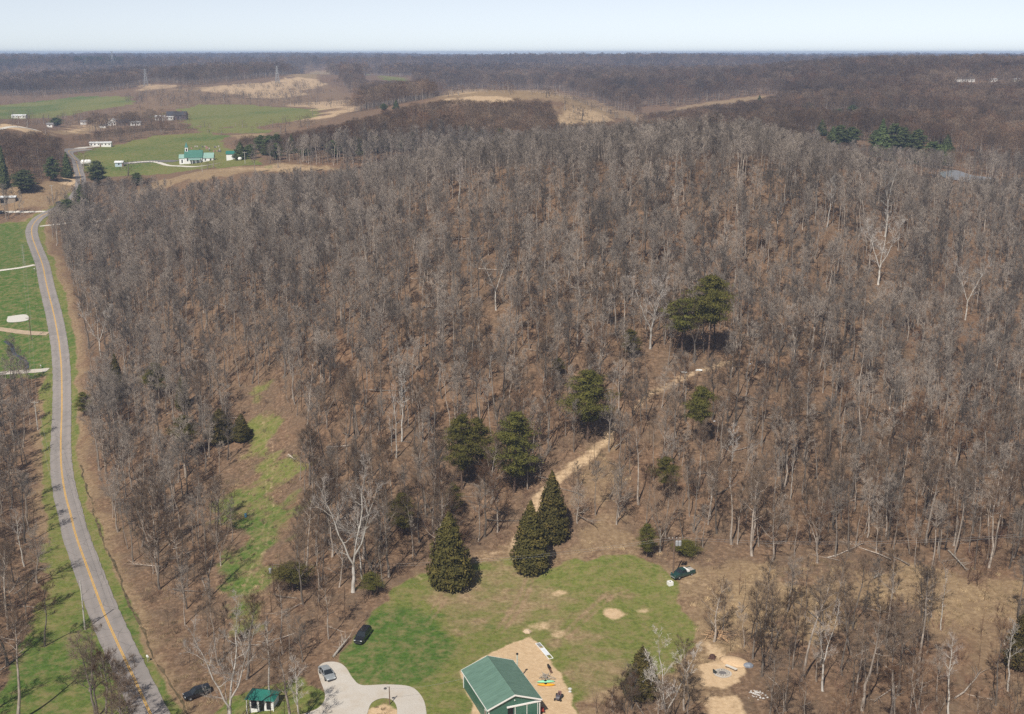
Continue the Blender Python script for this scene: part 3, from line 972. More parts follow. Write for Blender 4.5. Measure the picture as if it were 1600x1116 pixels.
def make_sapling(seed, H):
    rng = np.random.RandomState(seed)
    t = TB()
    tt = np.linspace(0, 1, 5)
    P = np.c_[np.cumsum(rng.normal(size=(5, 2)) * H * .018, 0), tt * H]
    t.tube(P, (.028 + .004 * H) * (1 - .85 * tt), 4)
    n = 34
    u = .3 + .7 * rng.rand(n)
    A = np.c_[np.interp(u, tt, P[:, 0]), np.interp(u, tt, P[:, 1]), u * H]
    D = unit(rng.normal(size=(n, 3)) * [1, 1, .3] + [0, 0, .8])
    L = H * .22 * (1.25 - u) * (.6 + .7 * rng.rand(n)) + .3
    t.blades(A, D, L, .03, rng)
    i = np.repeat(np.arange(n), 4)
    s = .25 + .7 * rng.rand(len(i))
    t.blades(A[i] + D[i] * (L[i] * s)[:, None], unit(D[i] + rng.normal(size=(len(i), 3)) * .6), L[i] * .45 * (.6 + .6 * rng.rand(len(i))), .022, rng)
    return t.mesh("sapling", TWIG)

def make_log(seed):
    rng = np.random.RandomState(seed)
    t = TB()
    tt = np.linspace(-1, 1, 5)
    t.tube(np.c_[tt * 4, rng.normal(size=5) * .15, .18 + tt * .12], .15 * (1 - .35 * (tt + 1)), 5)
    for k in range(5):
        a = rng.normal() * .6
        p = np.array([1 + 3 * rng.rand(), 0, .3])
        t.tube(np.stack([p, p + [1.0, math.sin(a), .4], p + [1.8, math.sin(a) * 2, .6]]), np.array([.05, .03, .01]), 3)
    return t.mesh("fallen_log", BARK)

def make_far(seed, H, spread, nt, wid, clear=.4):
    """a bare tree for the far hills: trunk, a few limbs and coarser twigs"""
    rng = np.random.RandomState(seed)
    t = TB()
    tt = np.linspace(0, 1, 3)
    t.tube(np.c_[tt * rng.normal() * .4, tt * rng.normal() * .4, tt * H * .95], .22 * (1 - .85 * tt), 4)
    nw = t.F4[0].shape[0]
    n = nt
    az = rng.rand(n) * 6.28
    h = clear + (1 - clear) * rng.rand(n) ** .8
    R = spread * np.sqrt(rng.rand(n)) * np.sqrt(np.clip(1 - ((h - clear - .25 * (1 - clear)) / (.78 * (1 - clear))) ** 2, .05, 1))
    A = np.c_[R * np.cos(az), R * np.sin(az), h * H]
    D = unit(np.c_[np.cos(az) * .7, np.sin(az) * .7, np.full(n, .8)] + rng.normal(size=(n, 3)) * .45)
    t.blades(A, D, (.6 + rng.rand(n)) * H * .085, wid, rng)
    me = t.mesh("far_bare_tree", [BARK, TWIG])
    mi = np.zeros(len(me.polygons), np.int32)
    mi[nw:] = 1
    me.polygons.foreach_set("material_index", mi)
    return me

# ------------------------------------------------------------------ scattering: one object for what nobody could count
def scatter(name, pts, rot, scl, forms, tilt=None):
    """points carry turn and size; the forms are grown on them"""
    n = len(pts)
    me = bpy.data.meshes.new(name)
    me.vertices.add(n)
    me.vertices.foreach_set("co", np.asarray(pts, np.float32).ravel())
    R = np.zeros((n, 3), np.float32)
    R[:, 2] = rot
    if tilt is not None:
        R[:, :2] = tilt
    at1 = me.attributes.new("turn", 'FLOAT_VECTOR', 'POINT')
    at1.data.foreach_set("vector", R.ravel())
    at2 = me.attributes.new("size", 'FLOAT_VECTOR', 'POINT')
    at2.data.foreach_set("vector", np.asarray(scl, np.float32).ravel())
    o = link(name, me)
    c = bpy.data.collections.new(name + " forms")
    for f in forms:
        c.objects.link(bpy.data.objects.new(name + "_form", f))
    ng = bpy.data.node_groups.new(name, 'GeometryNodeTree')
    ng.interface.new_socket("Geometry", in_out='INPUT', socket_type='NodeSocketGeometry')
    ng.interface.new_socket("Geometry", in_out='OUTPUT', socket_type='NodeSocketGeometry')
    gi, go = ng.nodes.new("NodeGroupInput"), ng.nodes.new("NodeGroupOutput")
    ci = ng.nodes.new("GeometryNodeCollectionInfo")
    ci.inputs[0].default_value = c
    ci.inputs[1].default_value = True
    ci.inputs[2].default_value = True
    ip = ng.nodes.new("GeometryNodeInstanceOnPoints")
    ip.inputs['Pick Instance'].default_value = True
    def named(a):
        q = ng.nodes.new("GeometryNodeInputNamedAttribute")
        q.data_type = 'FLOAT_VECTOR'
        q.inputs[0].default_value = a
        return q.outputs[0]
    rv = ng.nodes.new("FunctionNodeRandomValue")
    rv.data_type = 'INT'
    rv.inputs[4].default_value = 0
    rv.inputs[5].default_value = len(forms) - 1
    er = ng.nodes.new("FunctionNodeEulerToRotation")
    L = ng.links.new
    L(gi.outputs[0], ip.inputs['Points'])
    L(ci.outputs[0], ip.inputs['Instance'])
    L(rv.outputs[2], ip.inputs['Instance Index'])
    L(named("turn"), er.inputs[0])
    L(er.outputs[0], ip.inputs['Rotation'])
    L(named("size"), ip.inputs['Scale'])
    L(ip.outputs[0], go.inputs[0])
    md = o.modifiers.new("grown", 'NODES')
    md.node_group = ng
    return tag(o, kind="stuff")

# where no wood grows
NOTREE = [(LAWN, 1.5), (LAWN2, 0), (OPENYARD, .5), (MEADOW, 3), (CHURCHGRASS, 2), (GOLD, 2), (FIELD1, 5), (FIELD2, 5), (FIELD2B, 3), (BALD, 4), (GOLD3, 4), (FAR1, 8), (FAR2, 8), (HILLSBROWN, 0),
          (BROWNLOT, 1), (REDDIRT, 2), (YELLOWLOT, 3), (PONDS, 1), (GOLD2, 2), (BLUFFTOP, 2), (OPENVALLEY, -4)] + [(p, 1) for p in LEFTLAWN] + [(p, 1) for p in PADDOCK]
RIDGEHOUSES = [tuple(at(c_, 128)[:2]) for c_ in (1507, 1551, 1588)]
def wooded(x, y, jitter=0):
    ok = np.ones(x.shape, bool)
    wob = fbm(x, y, 14, 2) * 5
    for p, m in NOTREE:
        lo, hi = p.min(0) - 12, p.max(0) + 12
        b = (x > lo[0]) & (x < hi[0]) & (y > lo[1]) & (y < hi[1])
        if b.any():
            sd_ = sdist(x[b], y[b], p) + wob[b]
            ok[b] &= sd_ < -m
    ok &= ldist(x, y, ROAD) > 9.0
    for ln, w in DLINES:
        b = np.hypot(x - ln[:, 0].mean(), y - ln[:, 1].mean()) < 250
        if b.any():
            ok[b] &= ldist(x[b], y[b], ln[::4]) > w * .5 + 2.5
    for k, tr in enumerate(TRAIL):
        ok &= ldist(x, y, tr) > (2.4 if k < 2 else 1.2)
    ok &= sdist(x, y, DRIVE) < -3
    for hx, hy in RIDGEHOUSES:
        ok &= np.hypot(x - hx, y - hy) > 26
    return ok

def grid_pts(rmin, rmax, step, seed, azmax=.5):
    rng = np.random.RandomState(seed)
    xs = np.arange(-rmax * math.sin(azmax) - 80, rmax * math.sin(azmax) + 80, step)
    ys = np.arange(rmin * .8, rmax, step)
    X, Y = np.meshgrid(xs, ys)
    X = X + (rng.rand(*X.shape) - .5) * step * .95
    Y = Y + (rng.rand(*Y.shape) - .5) * step * .95
    X, Y = X.ravel(), Y.ravel()
    r, a = np.hypot(X, Y), np.abs(np.arctan2(X, Y))
    k = (r > rmin) & (r < rmax) & (np.abs(X) < Y * math.tan(azmax) + 70)
    return X[k], Y[k], rng

# what the ground in front hides, per direction (tops a good way under the skyline of the nearer ground are left out)
_ang = np.arctan((GZ - CAMZ) / np.maximum(_R, 1))
_hor = np.maximum.accumulate(_ang, axis=1)
def seen(x, y, h, slack=.012):
    a = np.interp(np.arctan2(x, y), AZ, np.arange(len(AZ))).round().astype(int)
    b = np.interp(np.hypot(x, y), RR, np.arange(len(RR))).astype(int)
    top = np.arctan((zat(x, y) + h - CAMZ) / np.hypot(x, y))
    return top + slack > _hor[a, np.maximum(b - 2, 0)]
# how high the woods reach in each belt of the valley
CANOPY = [(0, 645, [(60, 330), (110, 318), (200, 302), (260, 297), (300, 287), (400, 273), (540, 267), (600, 252), (700, 229), (800, 212), (900, 200), (1000, 194), (1100, 186), (1200, 197), (1300, 232), (1400, 262), (1450, 277), (1560, 281), (1600, 278)]),
          (645, 790, [(-60, 205), (60, 215), (112, 255), (130, 283), (370, 275), (385, 232), (480, 208), (560, 192), (620, 178), (690, 165), (860, 165), (870, 197), (1000, 196), (1080, 190), (1190, 178), (1260, 205), (1300, 225), (1500, 240), (1600, 235)]),
          (790, 1010, [(-60, 196), (60, 212), (110, 214), (250, 192), (300, 196), (330, 235), (380, 215), (430, 212), (480, 203), (560, 188), (620, 170), (690, 158), (860, 160), (868, 195), (1000, 192), (1060, 179), (1190, 163), (1300, 175), (1600, 165)]),
          (1300, 2150, [(-60, 60), (440, 60), (448, 124), (530, 123), (545, 60), (562, 60), (568, 127), (645, 128), (655, 60), (1660, 60)]),
          (1010, 1300, [(-60, 60), (990, 60), (1000, 180), (1060, 173), (1190, 156), (1215, 150), (1240, 60), (1480, 60), (1488, 130), (1535, 130), (1540, 129), (1600, 129), (1660, 129)])]
def reach(x, y, H):
    """share of its full height that a tree of height H keeps"""
    z = zat(x, y)
    r = np.hypot(x, y)
    px, _, _ = project(x, y, z)
    f = np.ones(len(x))
    for r0, r1, L in CANOPY:
        ln = np.array(L, float)
        cy = np.interp(px, ln[:, 0], ln[:, 1])
        rx, ry, rz_ = ray(px, cy)
        top = CAMZ + rz_ * r / np.hypot(rx, ry)
        b = (r >= r0) & (r < r1)
        f = np.where(b, np.minimum(1, (top - z) / H * (.92 + .16 * ((x * 7.13) % 1))), f)
    return f
def inframe(x, y, h, pad=170):
    z = zat(x, y)
    ax, ay, d = project(x, y, z)
    bx, by, _ = project(x, y, z + h)
    return (ax > -pad) & (ax < 1600 + pad) & (by < 1116 + pad * .2) & (d > 10)
# trees with a look of their own: where they stand in the photograph
WH = [  # base x, base y, top y, form, label
    (158, 560, 478, 0, "white-barked forked tree standing beside the far bend of the road"),
    (619, 716, 596, 3, "tall bone-white slender tree in the middle of the brown slope"),
    (612, 712, 640, 3, "shorter white stem just left of the tall bone-white tree"),
    (628, 690, 575, 1, "white tree with fine side twigs just behind the bone-white tree"),
    (552, 925, 745, 2, "large white-barked tree with spreading crown above the dark SUV"),
    (566, 905, 790, 1, "pale slim tree beside the large spreading white tree above the SUV"),
    (775, 485, 395, 0, "pale bare tree high on the middle of the slope"),
    (1016, 545, 430, 2, "broad white-limbed tree just left of the two pines on the slope"),
    (765, 590, 520, 2, "small round pale tree on the slope left of the yellow-green pines"),
    (1383, 370, 262, 0, "tall white tree with forked limbs on the right of the hilltop"),
    (1372, 445, 340, 2, "white tree with crooked limbs below the hilltop at right"),
    (1292, 355, 272, 1, "white tree on the right hilltop, left of the tall forked one"),
    (1274, 350, 285, 3, "thin white tree standing near the right shoulder of the hill"),
    (1215, 350, 305, 2, "low white bush-shaped tree near the hilltop right of centre"),
    (716, 325, 245, 1, "leaning bone-white snag near the crest left of centre"),
    (1508, 500, 410, 0, "grey-white forked tree beside the upper dirt trail at far right"),
    (1482, 1120, 985, 1, "slim white tree at the bottom of the straw slope at right"),
    (1285, 1080, 950, 0, "white forked tree right of the fire pit clearing"),
    (1575, 1080, 960, 1, "white leaning tree by the dark cedar at the right edge"),
    (360, 1150, 965, 2, "big pale spreading tree in front of the small green-roofed shed"),
    (1470, 985, 880, 3, "slim pale tree halfway up the straw slope at right"),
    (1040, 1150, 1010, 2, "pale forked tree in front of the fire pit clearing"),
    (38, 885, 790, 1, "white stem in the wood left of the road"),
    (1140, 760, 655, 1, "pale slim tree on the slope right of the dirt trail"),
    (1235, 780, 690, 3, "pair of pale stems on the right slope"),
    (420, 1100, 960, 1, "pale slim tree standing behind the small shed"),
    (474, 1160, 1020, 1, "pale forked tree just left of the silver car and gravel drive"),
]
EV = [  # base x, base y, top y, width px, kind, form, label
    (703, 916, 805, 68, 'c', 0, "large dense conical cedar standing alone at the top left of the lawn"),
    (829, 890, 787, 60, 'c', 1, "reddish-green pointed cedar, the nearer of two beside the dirt trail"),
    (862, 843, 740, 52, 'c', 1, "dark pointed cedar, the farther of two beside the dirt trail"),
    (1002, 1088, 1013, 52, 'c', 0, "small olive cedar at the lower edge of the lawn near the barn"),
    (1600, 1040, 950, 56, 'c', 0, "dark cedar half cut off by the right edge below the straw slope"),
    (918, 688, 580, 70, 'p', 0, "tall bright green pine casting a shadow on the dirt trail"),
    (803, 770, 645, 62, 'p', 1, "tall pine on the slope just above the pair of cedars"),
    (722, 765, 650, 56, 'p', 0, "rounded pine on the slope left of the tall pine above the cedars"),
    (747, 740, 655, 46, 'p', 1, "smaller pale pine squeezed beside the rounded pine on the slope"),
    (1106, 560, 432, 62, 'p', 2, "flat-topped green pine high on the slope, taller of a pair"),
    (1066, 555, 468, 56, 'p', 2, "yellow-green pine high on the slope, lower of a pair"),
    (184, 625, 556, 28, 'c', 1, "narrow dark evergreen in the wood beside the road"),
    (246, 625, 568, 38, 'p', 0, "small round-headed pine in the wood right of the road"),
    (286, 640, 588, 22, 'c', 1, "slim evergreen in the wood left of the grassy clearing"),
    (133, 650, 613, 26, 'p', 1, "small evergreen close beside the road edge"),
    (290, 722, 650, 36, 'p', 2, "dark ragged evergreen at the left of the grassy clearing"),
    (345, 690, 640, 46, 'c', 0, "dark rounded evergreen at the top left of the grassy clearing"),
    (378, 688, 648, 30, 'c', 0, "squat dark evergreen on the edge of the grassy clearing"),
    (628, 838, 770, 38, 'p', 1, "dull green evergreen on the low slope left of the lone cedar"),
    (709, 806, 755, 26, 'p', 1, "small pine just above the lone conical cedar"),
    (1038, 785, 715, 36, 'p', 2, "vine-covered dark evergreen on the slope right of the trail"),
    (1092, 700, 605, 44, 'p', 2, "grey-green evergreen right of the dirt trail bend"),
    (985, 560, 515, 28, 'p', 1, "small olive evergreen left of the broad white-limbed tree"),
    (872, 588, 560, 22, 'p', 0, "small pine top above the tall bright green pine"),
    (1010, 872, 818, 26, 'p', 1, "dark narrow evergreen bush at the upper edge of the lawn"),
    (1072, 868, 845, 40, 'p', 0, "round green bush beside the utility pole and pickup"),
    (580, 930, 895, 34, 'p', 0, "low green bush beneath the large spreading white tree"),
    (458, 925, 880, 56, 'p', 2, "olive thicket right of the pole with the grey transformer"),
    (40, 300, 266, 34, 'f', 0, "dark evergreen behind the tan shed at left"),
    (8, 295, 232, 16, 'f', 1, "tall dark evergreen at the left edge below the bluff"),
    (83, 283, 246, 20, 'f', 0, "largest dark evergreen at the right end of the bluff wood"),
    (106, 278, 240, 18, 'f', 1, "dark evergreen at the end of the bluff beside the red dirt"),
    (153, 290, 252, 26, 'f', 0, "bushy dark evergreen right of the white tank"),
    (128, 325, 290, 30, 'f', 1, "dark evergreen beside the road end"),
    (108, 345, 312, 26, 'f', 0, "dark green tree overhanging the road at the far bend"),
    (215, 290, 270, 16, 'f', 0, "low evergreen behind the hill edge near the church field"),
    (140, 368, 335, 28, 'f', 1, "dark evergreen by the narrow pale driveway"),
    (88, 198, 184, 18, 'f', 0, "round dark tree by the far houses"),
    (141, 194, 184, 12, 'f', 0, "small dark round tree beside the distant sheds"),
    (376, 250, 223, 24, 'f', 1, "dark evergreen right of the church"),
    (392, 248, 226, 22, 'f', 0, "second evergreen right of the church, at the wood edge"),
    (619, 172, 157, 12, 'f', 1, "dark evergreen standing above the far wood edge"),
    (600, 173, 162, 11, 'f', 0, "smaller dark evergreen beside the one above the far wood edge"),
    (1312, 228, 196, 26, 'f', 0, "dark evergreen at the left end of the valley clump on the right"),
    (1330, 228, 199, 24, 'f', 0, "dark evergreen second from the left in the valley clump"),
    (1376, 246, 190, 30, 'f', 1, "tallest dark evergreen of the valley clump"),
    (1396, 240, 194, 28, 'f', 0, "broad dark evergreen in the middle of the valley clump"),
    (1410, 242, 200, 26, 'f', 0, "dark evergreen right of the middle of the valley clump"),
    (1432, 246, 203, 28, 'f', 0, "dark evergreen toward the right of the valley clump"),
    (1456, 262, 222, 32, 'f', 0, "lowest wide evergreen of the valley clump near the pond"),
    (1476, 258, 226, 26, 'f', 1, "dark evergreen at the right end of the valley clump"),
    (1284, 212, 188, 20, 'f', 1, "small evergreen left of the valley clump"),
    (1186, 172, 150, 14, 'f', 1, "dark evergreen at the right end of the golden ridge"),
    (1206, 173, 151, 16, 'f', 0, "broad evergreen right of the golden ridge"),
    (1262, 180, 160, 16, 'f', 0, "small evergreen on the far right slope"),
    (1335, 174, 157, 14, 'f', 1, "dark evergreen on the middle of the far right slope"),
]
# ------------------------------------------------------------------ the bare wood
X, Y, rng = grid_pts(165, 700, 4.35, 11)
k = wooded(X, Y) & (rng.rand(len(X)) < .93)
X, Y = X[k], Y[k]
dens = fbm(X, Y, 45, 3)
k = rng.rand(len(X)) < np.clip(.88 + dens * 1.1, .35, 1)
X, Y = X[k], Y[k]
R0 = np.hypot(X, Y)
ax, ay, _ = project(X, Y, zat(X, Y))
# thinner round the yard and on the straw slope to the right, none in the view of the sheds and cars
thin = np.ones(len(X))
thin *= np.where((ax > 1150) & (ay > 960), np.where(ay > 1010, .62, .38), 1)
thin *= np.where((ax > 930) & (ax < 1150) & (ay > 1000), .35, 1)
thin *= np.where((ax > 860) & (ax < 1010) & (ay > 690) & (ay < 860), .55, 1)
thin *= np.where((ay > 930) & (ax > 240) & (ax < 520), .55, 1)
thin *= np.where((ax < 120) & (ay > 560), .8, 1)
thin *= np.where((ax > 355) & (ax < 445) & (ay > 870) & (ay < 1010), .15, 1)
k = rng.rand(len(X)) < thin
for (px, py, rad) in ((413, 1095, 7), (310, 1090, 6), (425, 920, 3), (133, 985, 2.5), (1060, 905, 6), (57, 690, 2)):
    q = at(px, py)
    k &= np.hypot(X - q.x, Y - q.y) > rad
# nothing stands close in front of the trees that show a look of their own
for (px, py, ty, *_q) in [(q_[0], q_[1], q_[2]) for q_ in WH] + [(q_[0], q_[1], q_[2]) for q_ in EV if q_[4] != 'f' and (q_[1] > 730 or q_[3] > 50)]:
    hpx = py - ty
    k &= ~((np.abs(ax - px) < 7 + hpx * .10) & (ay > py - 3) & (ay < py + hpx * .75))
# keep a clear line from the viewer to the small shed and the parked cars
for (px, py, wpx, dd_) in ((413, 1095, 26, 30), (310, 1090, 20, 20), (511, 1060, 22, 40), (568, 1000, 18, 40)):
    k &= ~((np.abs(ax - px) < wpx) & (ay > py - 4) & (ay < py + 160))
X, Y = X[k], Y[k]
Hs = (.74 + .44 * rng.rand(len(X)))
Hs *= np.where(rng.rand(len(X)) < .28, .62, 1)
ax, ay, _ = project(X, Y, zat(X, Y))
Hs *= np.where((ax > 1100) & (ay > 940) & (ay < 1010), .80, 1)
fh = reach(X, Y, Hs * 16)
k = fh > .38
X, Y, Hs = X[k], Y[k], (Hs * fh)[k]
rot = rng.rand(len(X)) * 6.28
kind = rng.randint(0, len(FORMS), len(X))
edge = ~wooded(X + 5, Y) | ~wooded(X - 5, Y) | ~wooded(X, Y - 5)
broad = (edge & (rng.rand(len(X)) < .5)) | (rng.rand(len(X)) < .07)
Z = zat(X, Y) - .15
fr = inframe(X, Y, 15, 60) & seen(X, Y, 14)
big = np.where(fr, Hs / np.hypot(X, Y), 0)
order = np.argsort(-big)
own = np.zeros(len(X), bool)
own[order[:285]] = True

# every near tree is an object of its own
PROT = {}
def plant(fm, key, name, loc, rz, sx, sz, label, cat, group, tilt=(0, 0)):
    r = empty(name, loc, rz, label, cat, group)
    r.rotation_euler = (tilt[0], tilt[1], rz)
    r.scale = (sx, sx, sz)
    if key not in PROT:
        a, b = link("trunk", fm[0], r), link("crown", fm[1], r)
        PROT[key] = (a, b)
    else:
        for src in PROT[key]:
            c = src.copy()
            c.parent = r
            COL.objects.link(c)
    return r

def zone(px, py):
    if px < 100 or (px < 140 and py > 900):
        return ("bare grey tree in the strip of wood left of the two-lane road", "bare trees left of the road")
    if px < 345 and py < 930:
        return ("bare grey tree between the two-lane road and the grassy track", "bare trees between road and grassy track")
    if px < 540 and py >= 900:
        return ("bare tree in the hollow around the small green-roofed shed", "bare trees around the small shed")
    if px < 480:
        return ("bare tree at the edge of the grassy clearing with wheel tracks", "bare trees beside the grassy track")
    if px < 870 and py < 905:
        return ("bare brown tree on the wooded slope above the lawn and left of the dirt trail", "bare trees left of the dirt trail")
    if px < 1120 and py > 985:
        return ("bare pale tree beside the sandy fire pit clearing", "bare trees beside the fire pit")
    if py > 925:
        return ("bare tree on the straw slope at the lower right of the wood", "bare trees on the straw slope")
    return ("bare brown tree on the wooded slope right of the dirt trail", "bare trees right of the dirt trail")

axp, ayp, _ = project(X, Y, Z)
for i in np.nonzero(own)[0]:
    lab, grp = zone(axp[i], ayp[i])
    if broad[i]:
        q = int(i) % len(BROAD)
        fm, key, base = BROAD[q], ("broad", q), .95
    else:
        fm, key, base = FORMS[kind[i]], ("bare", int(kind[i])), 1.0
    s = float(Hs[i]) * base
    plant(fm, key, "bare_tree", (float(X[i]), float(Y[i]), float(Z[i])), float(rot[i]), s * (.85 + .3 * rng.rand()), s, lab, "tree", grp, (rng.normal() * .05, rng.normal() * .05))

rest = ~own & seen(X, Y, 18, .02)
JF = [joined("bare_tree_form", f) for f in FORMS]
JB = [joined("broad_tree_form", f) for f in BROAD]
sc = np.stack([Hs * (.85 + .3 * rng.rand(len(X))), Hs * (.85 + .3 * rng.rand(len(X))), Hs], -1)
tl = rng.normal(size=(len(X), 2)) * .05
mid = rest & (np.hypot(X, Y) <= 700)
scatter("bare_woodland", np.stack([X, Y, Z], -1)[mid], rot[mid], sc[mid], JF + JF + JB[:2], tl[mid])

# farther woods, to the skyline
FARF = [make_far(41, 17, 4.6, 520, .10), make_far(42, 15, 4.0, 480, .10), make_far(43, 19, 5.0, 560, .11), make_far(44, 16, 4.4, 520, .10)]
P_, R_, S_ = [], [], []
for (r0, r1, st, sz) in ((700, 1150, 5.6, 1.0), (1150, 2000, 8.0, 1.15)):
    x, y, rn = grid_pts(r0, r1, st, 12 + int(r0))
    k = wooded(x, y) & (rn.rand(len(x)) < .93)
    x, y = x[k], y[k]
    k = seen(x, y, 20, .006) & inframe(x, y, 20)
    x, y = x[k], y[k]
    s = sz * (.62 + .42 * rn.rand(len(x)))
    fh = reach(x, y, s * 17)
    k = fh > .35
    x, y, s = x[k], y[k], (s * fh)[k]
    P_.append(np.stack([x, y, zat(x, y) - .3], -1)); R_.append(rn.rand(len(x)) * 6.28); S_.append(np.stack([s * 1.1, s * 1.1, s], -1))
scatter("valley_woodland", np.concatenate(P_), np.concatenate(R_), np.concatenate(S_), FARF)
VF = [make_far(51, 18, 8.0, 190, .55, .25), make_far(52, 16, 7.0, 170, .5, .25), make_far(53, 20, 8.5, 200, .6, .25)]
P_, R_, S_ = [], [], []
for (r0, r1, st, sz) in ((2000, 3600, 15, 1.0), (3600, 9300, 34, 1.0)):
    x, y, rn = grid_pts(r0, r1, st, 21 + int(r0))
    k = rn.rand(len(x)) < .95
    if r0 < 3000:
        k &= wooded(x, y)
    k &= seen(x, y, 20, .003) & inframe(x, y, 20)
    x, y = x[k], y[k]
    s = sz * (.7 + .5 * rn.rand(len(x)))
    wdt = 1.1 if r0 < 3000 else 2.1
    P_.append(np.stack([x, y, zat(x, y) - .5], -1)); R_.append(rn.rand(len(x)) * 6.28); S_.append(np.stack([s * wdt, s * wdt, s], -1))
scatter("distant_woodland", np.concatenate(P_), np.concatenate(R_), np.concatenate(S_), VF)
print("trees", own.sum(), mid.sum(), [len(p) for p in P_])

# saplings, brush and briars under and beside the wood
SH = [make_shrub(61, 3.2, 14, 2.4), make_shrub(62, 2.2, 18, 2.6), make_shrub(63, 4.6, 10, 2.2), make_shrub(64, 1.6, 22, 2.4)]
x, y, rn = grid_pts(165, 520, 3.1, 71)
k = wooded(x, y)
od = (sdist(x, y, STRAWFIELD) > -3) | (sdist(x, y, MEADOW) > -2) | ((ldist(x, y, ROAD) < 17) & (ldist(x, y, ROAD) > 8)) | np.any([sdist(x, y, g_) > -1 for g_ in GULLY], axis=0)
clear = (sdist(x, y, LAWN) < -1) & (ldist(x, y, ROAD) > 7) & (ldist(x, y, TRAIL[0]) > 2) & (ldist(x, y, TRAIL[4]) > 2.5) & (sdist(x, y, DRIVE) < -2) & np.all([sdist(x, y, p) < -1 for p in PADDOCK + LEFTLAWN], axis=0)
nn = fbm(x, y, 22, 3)
k = (k & (rn.rand(len(x)) < np.clip(.62 + nn * 1.6, .15, 1))) | (od & clear & (rn.rand(len(x)) < np.clip(.05 + nn * .9, .015, .5)))
x, y = x[k], y[k]
for (px, py, rad) in ((413, 1095, 6), (310, 1090, 6), (1060, 905, 5), (511, 1056, 5)):
    q = at(px, py)
    k = np.hypot(x - q.x, y - q.y) > rad
    x, y = x[k], y[k]
s = .55 + .8 * rn.rand(len(x)) ** 1.5
SH += [make_sapling(161, 6), make_sapling(162, 8), make_sapling(163, 7), make_sapling(164, 9), make_sapling(165, 5.5), make_log(66)]
scatter("undergrowth", np.stack([x, y, zat(x, y) - .05], -1), rn.rand(len(x)) * 6.28, np.stack([s * 1.1, s * 1.1, s], -1), SH)

# small trees along the verge left of the road, and in front of the drive
for j, (px, py, ty, q) in enumerate([(150, 1120, 985, 0), (168, 1165, 1000, 1), (182, 1200, 1030, 2), (196, 1225, 1050, 0), (160, 1140, 1010, 3), (140, 1080, 975, 7), (205, 1250, 1075, 1), (176, 1120, 1020, 9),
                                    (28, 1130, 960, 5), (70, 1010, 900, 2), (12, 1040, 900, 1), (455, 1145, 1000, 3), (980, 1180, 1045, 9), (1075, 1170, 1040, 4), (1020, 1190, 1060, 2), (960, 1200, 1070, 6)]):
    p = at(px, py)
    rx, ry, rz_ = ray(px, ty)
    h = CAMZ + rz_ * math.hypot(p.x, p.y) / math.hypot(rx, ry) - p.z
    fm = FORMS[q % len(FORMS)]
    s = h / (fm[2] * 1.05)
    lab, grp = ("bare small tree on the grass verge between the pole and the road at lower left", "bare trees on the road verge") if 100 < px < 240 else zone(px, min(py, 1110))
    plant(fm, ("bare", q % len(FORMS)), "bare_tree", (p.x, p.y, p.z - .1), px * .9, s * 1.25, s, lab, "tree", grp, (rng.normal() * .05, rng.normal() * .05))
# dry grass standing in tufts on the straw slope and round the yard
GR = [make_tuft(67, 70, .75, .9), make_tuft(68, 90, .6, 1.2), make_tuft(69, 60, .9, .8)]
x, y, rn = grid_pts(165, 300, 1.3, 77)
in1 = (sdist(x, y, STRAWFIELD) > -4) | (sdist(x, y, OPENYARD) > 0) | np.any([sdist(x, y, g_) > -2 for g_ in GULLY], axis=0) | (ldist(x, y, ROAD) < 13) | (sdist(x, y, MEADOW) > -3)
clear = (sdist(x, y, LAWN) < -.5) & (ldist(x, y, ROAD) > 5.5) & (ldist(x, y, TRAIL[0]) > 1.6) & (ldist(x, y, TRAIL[1]) > 1.6) & (ldist(x, y, TRAIL[4]) > 1.5) & (sdist(x, y, DRIVE) < -1) & (sdist(x, y, LAWN2) < 0)
clear &= np.all([sdist(x, y, p) < -.5 for p in PADDOCK + LEFTLAWN], axis=0)
nn = fbm(x, y, 9, 3)
k = in1 & clear & (rn.rand(len(x)) < np.clip(.35 + nn * 2.2, .02, .95))
q = at(1060, 902); k &= np.hypot(x - q.x, y - q.y) > 4.5
q = at(511, 1056); k &= np.hypot(x - q.x, y - q.y) > 4
x, y = x[k], y[k]
s = .4 + .7 * rn.rand(len(x)) ** 1.5
scatter("dry_grass", np.stack([x, y, zat(x, y) - .03], -1), rn.rand(len(x)) * 6.28, np.stack([s, s, s * (.5 + .6 * rn.rand(len(x)))], -1), GR)
# brush and young growth on the brown hills and along the field edges of the valley
x, y, rn = grid_pts(640, 1750, 7.0, 79)
hb_ = (sdist(x, y, HILLSBROWN) > -6) | (sdist(x, y, BALD) > -4) | (np.abs(sdist(x, y, FIELD2)) < 9) | (np.abs(sdist(x, y, FIELD1)) < 9) | (np.abs(sdist(x, y, CHURCHGRASS)) < 6) | (sdist(x, y, OPENVALLEY) > 0) & (sdist(x, y, FIELD1) < 0) & (sdist(x, y, FIELD2) < 0) & (sdist(x, y, FIELD2B) < 0) & (sdist(x, y, YELLOWLOT) < 0)
hb_ &= sdist(x, y, CHURCHGRASS) < 3
nn = fbm(x, y, 70, 3)
k = hb_ & (rn.rand(len(x)) < np.clip(.08 + nn * 1.5, .008, .7))
x, y = x[k], y[k]
s = .5 + .9 * rn.rand(len(x)) ** 2
scatter("valley_brush", np.stack([x, y, zat(x, y) - .1], -1), rn.rand(len(x)) * 6.28, np.stack([s * 1.6, s * 1.6, s], -1), [make_far(55, 5, 2.4, 130, .12, .05), make_far(56, 7, 2.6, 150, .13, .1), make_far(57, 4, 2.8, 120, .12, .02)])

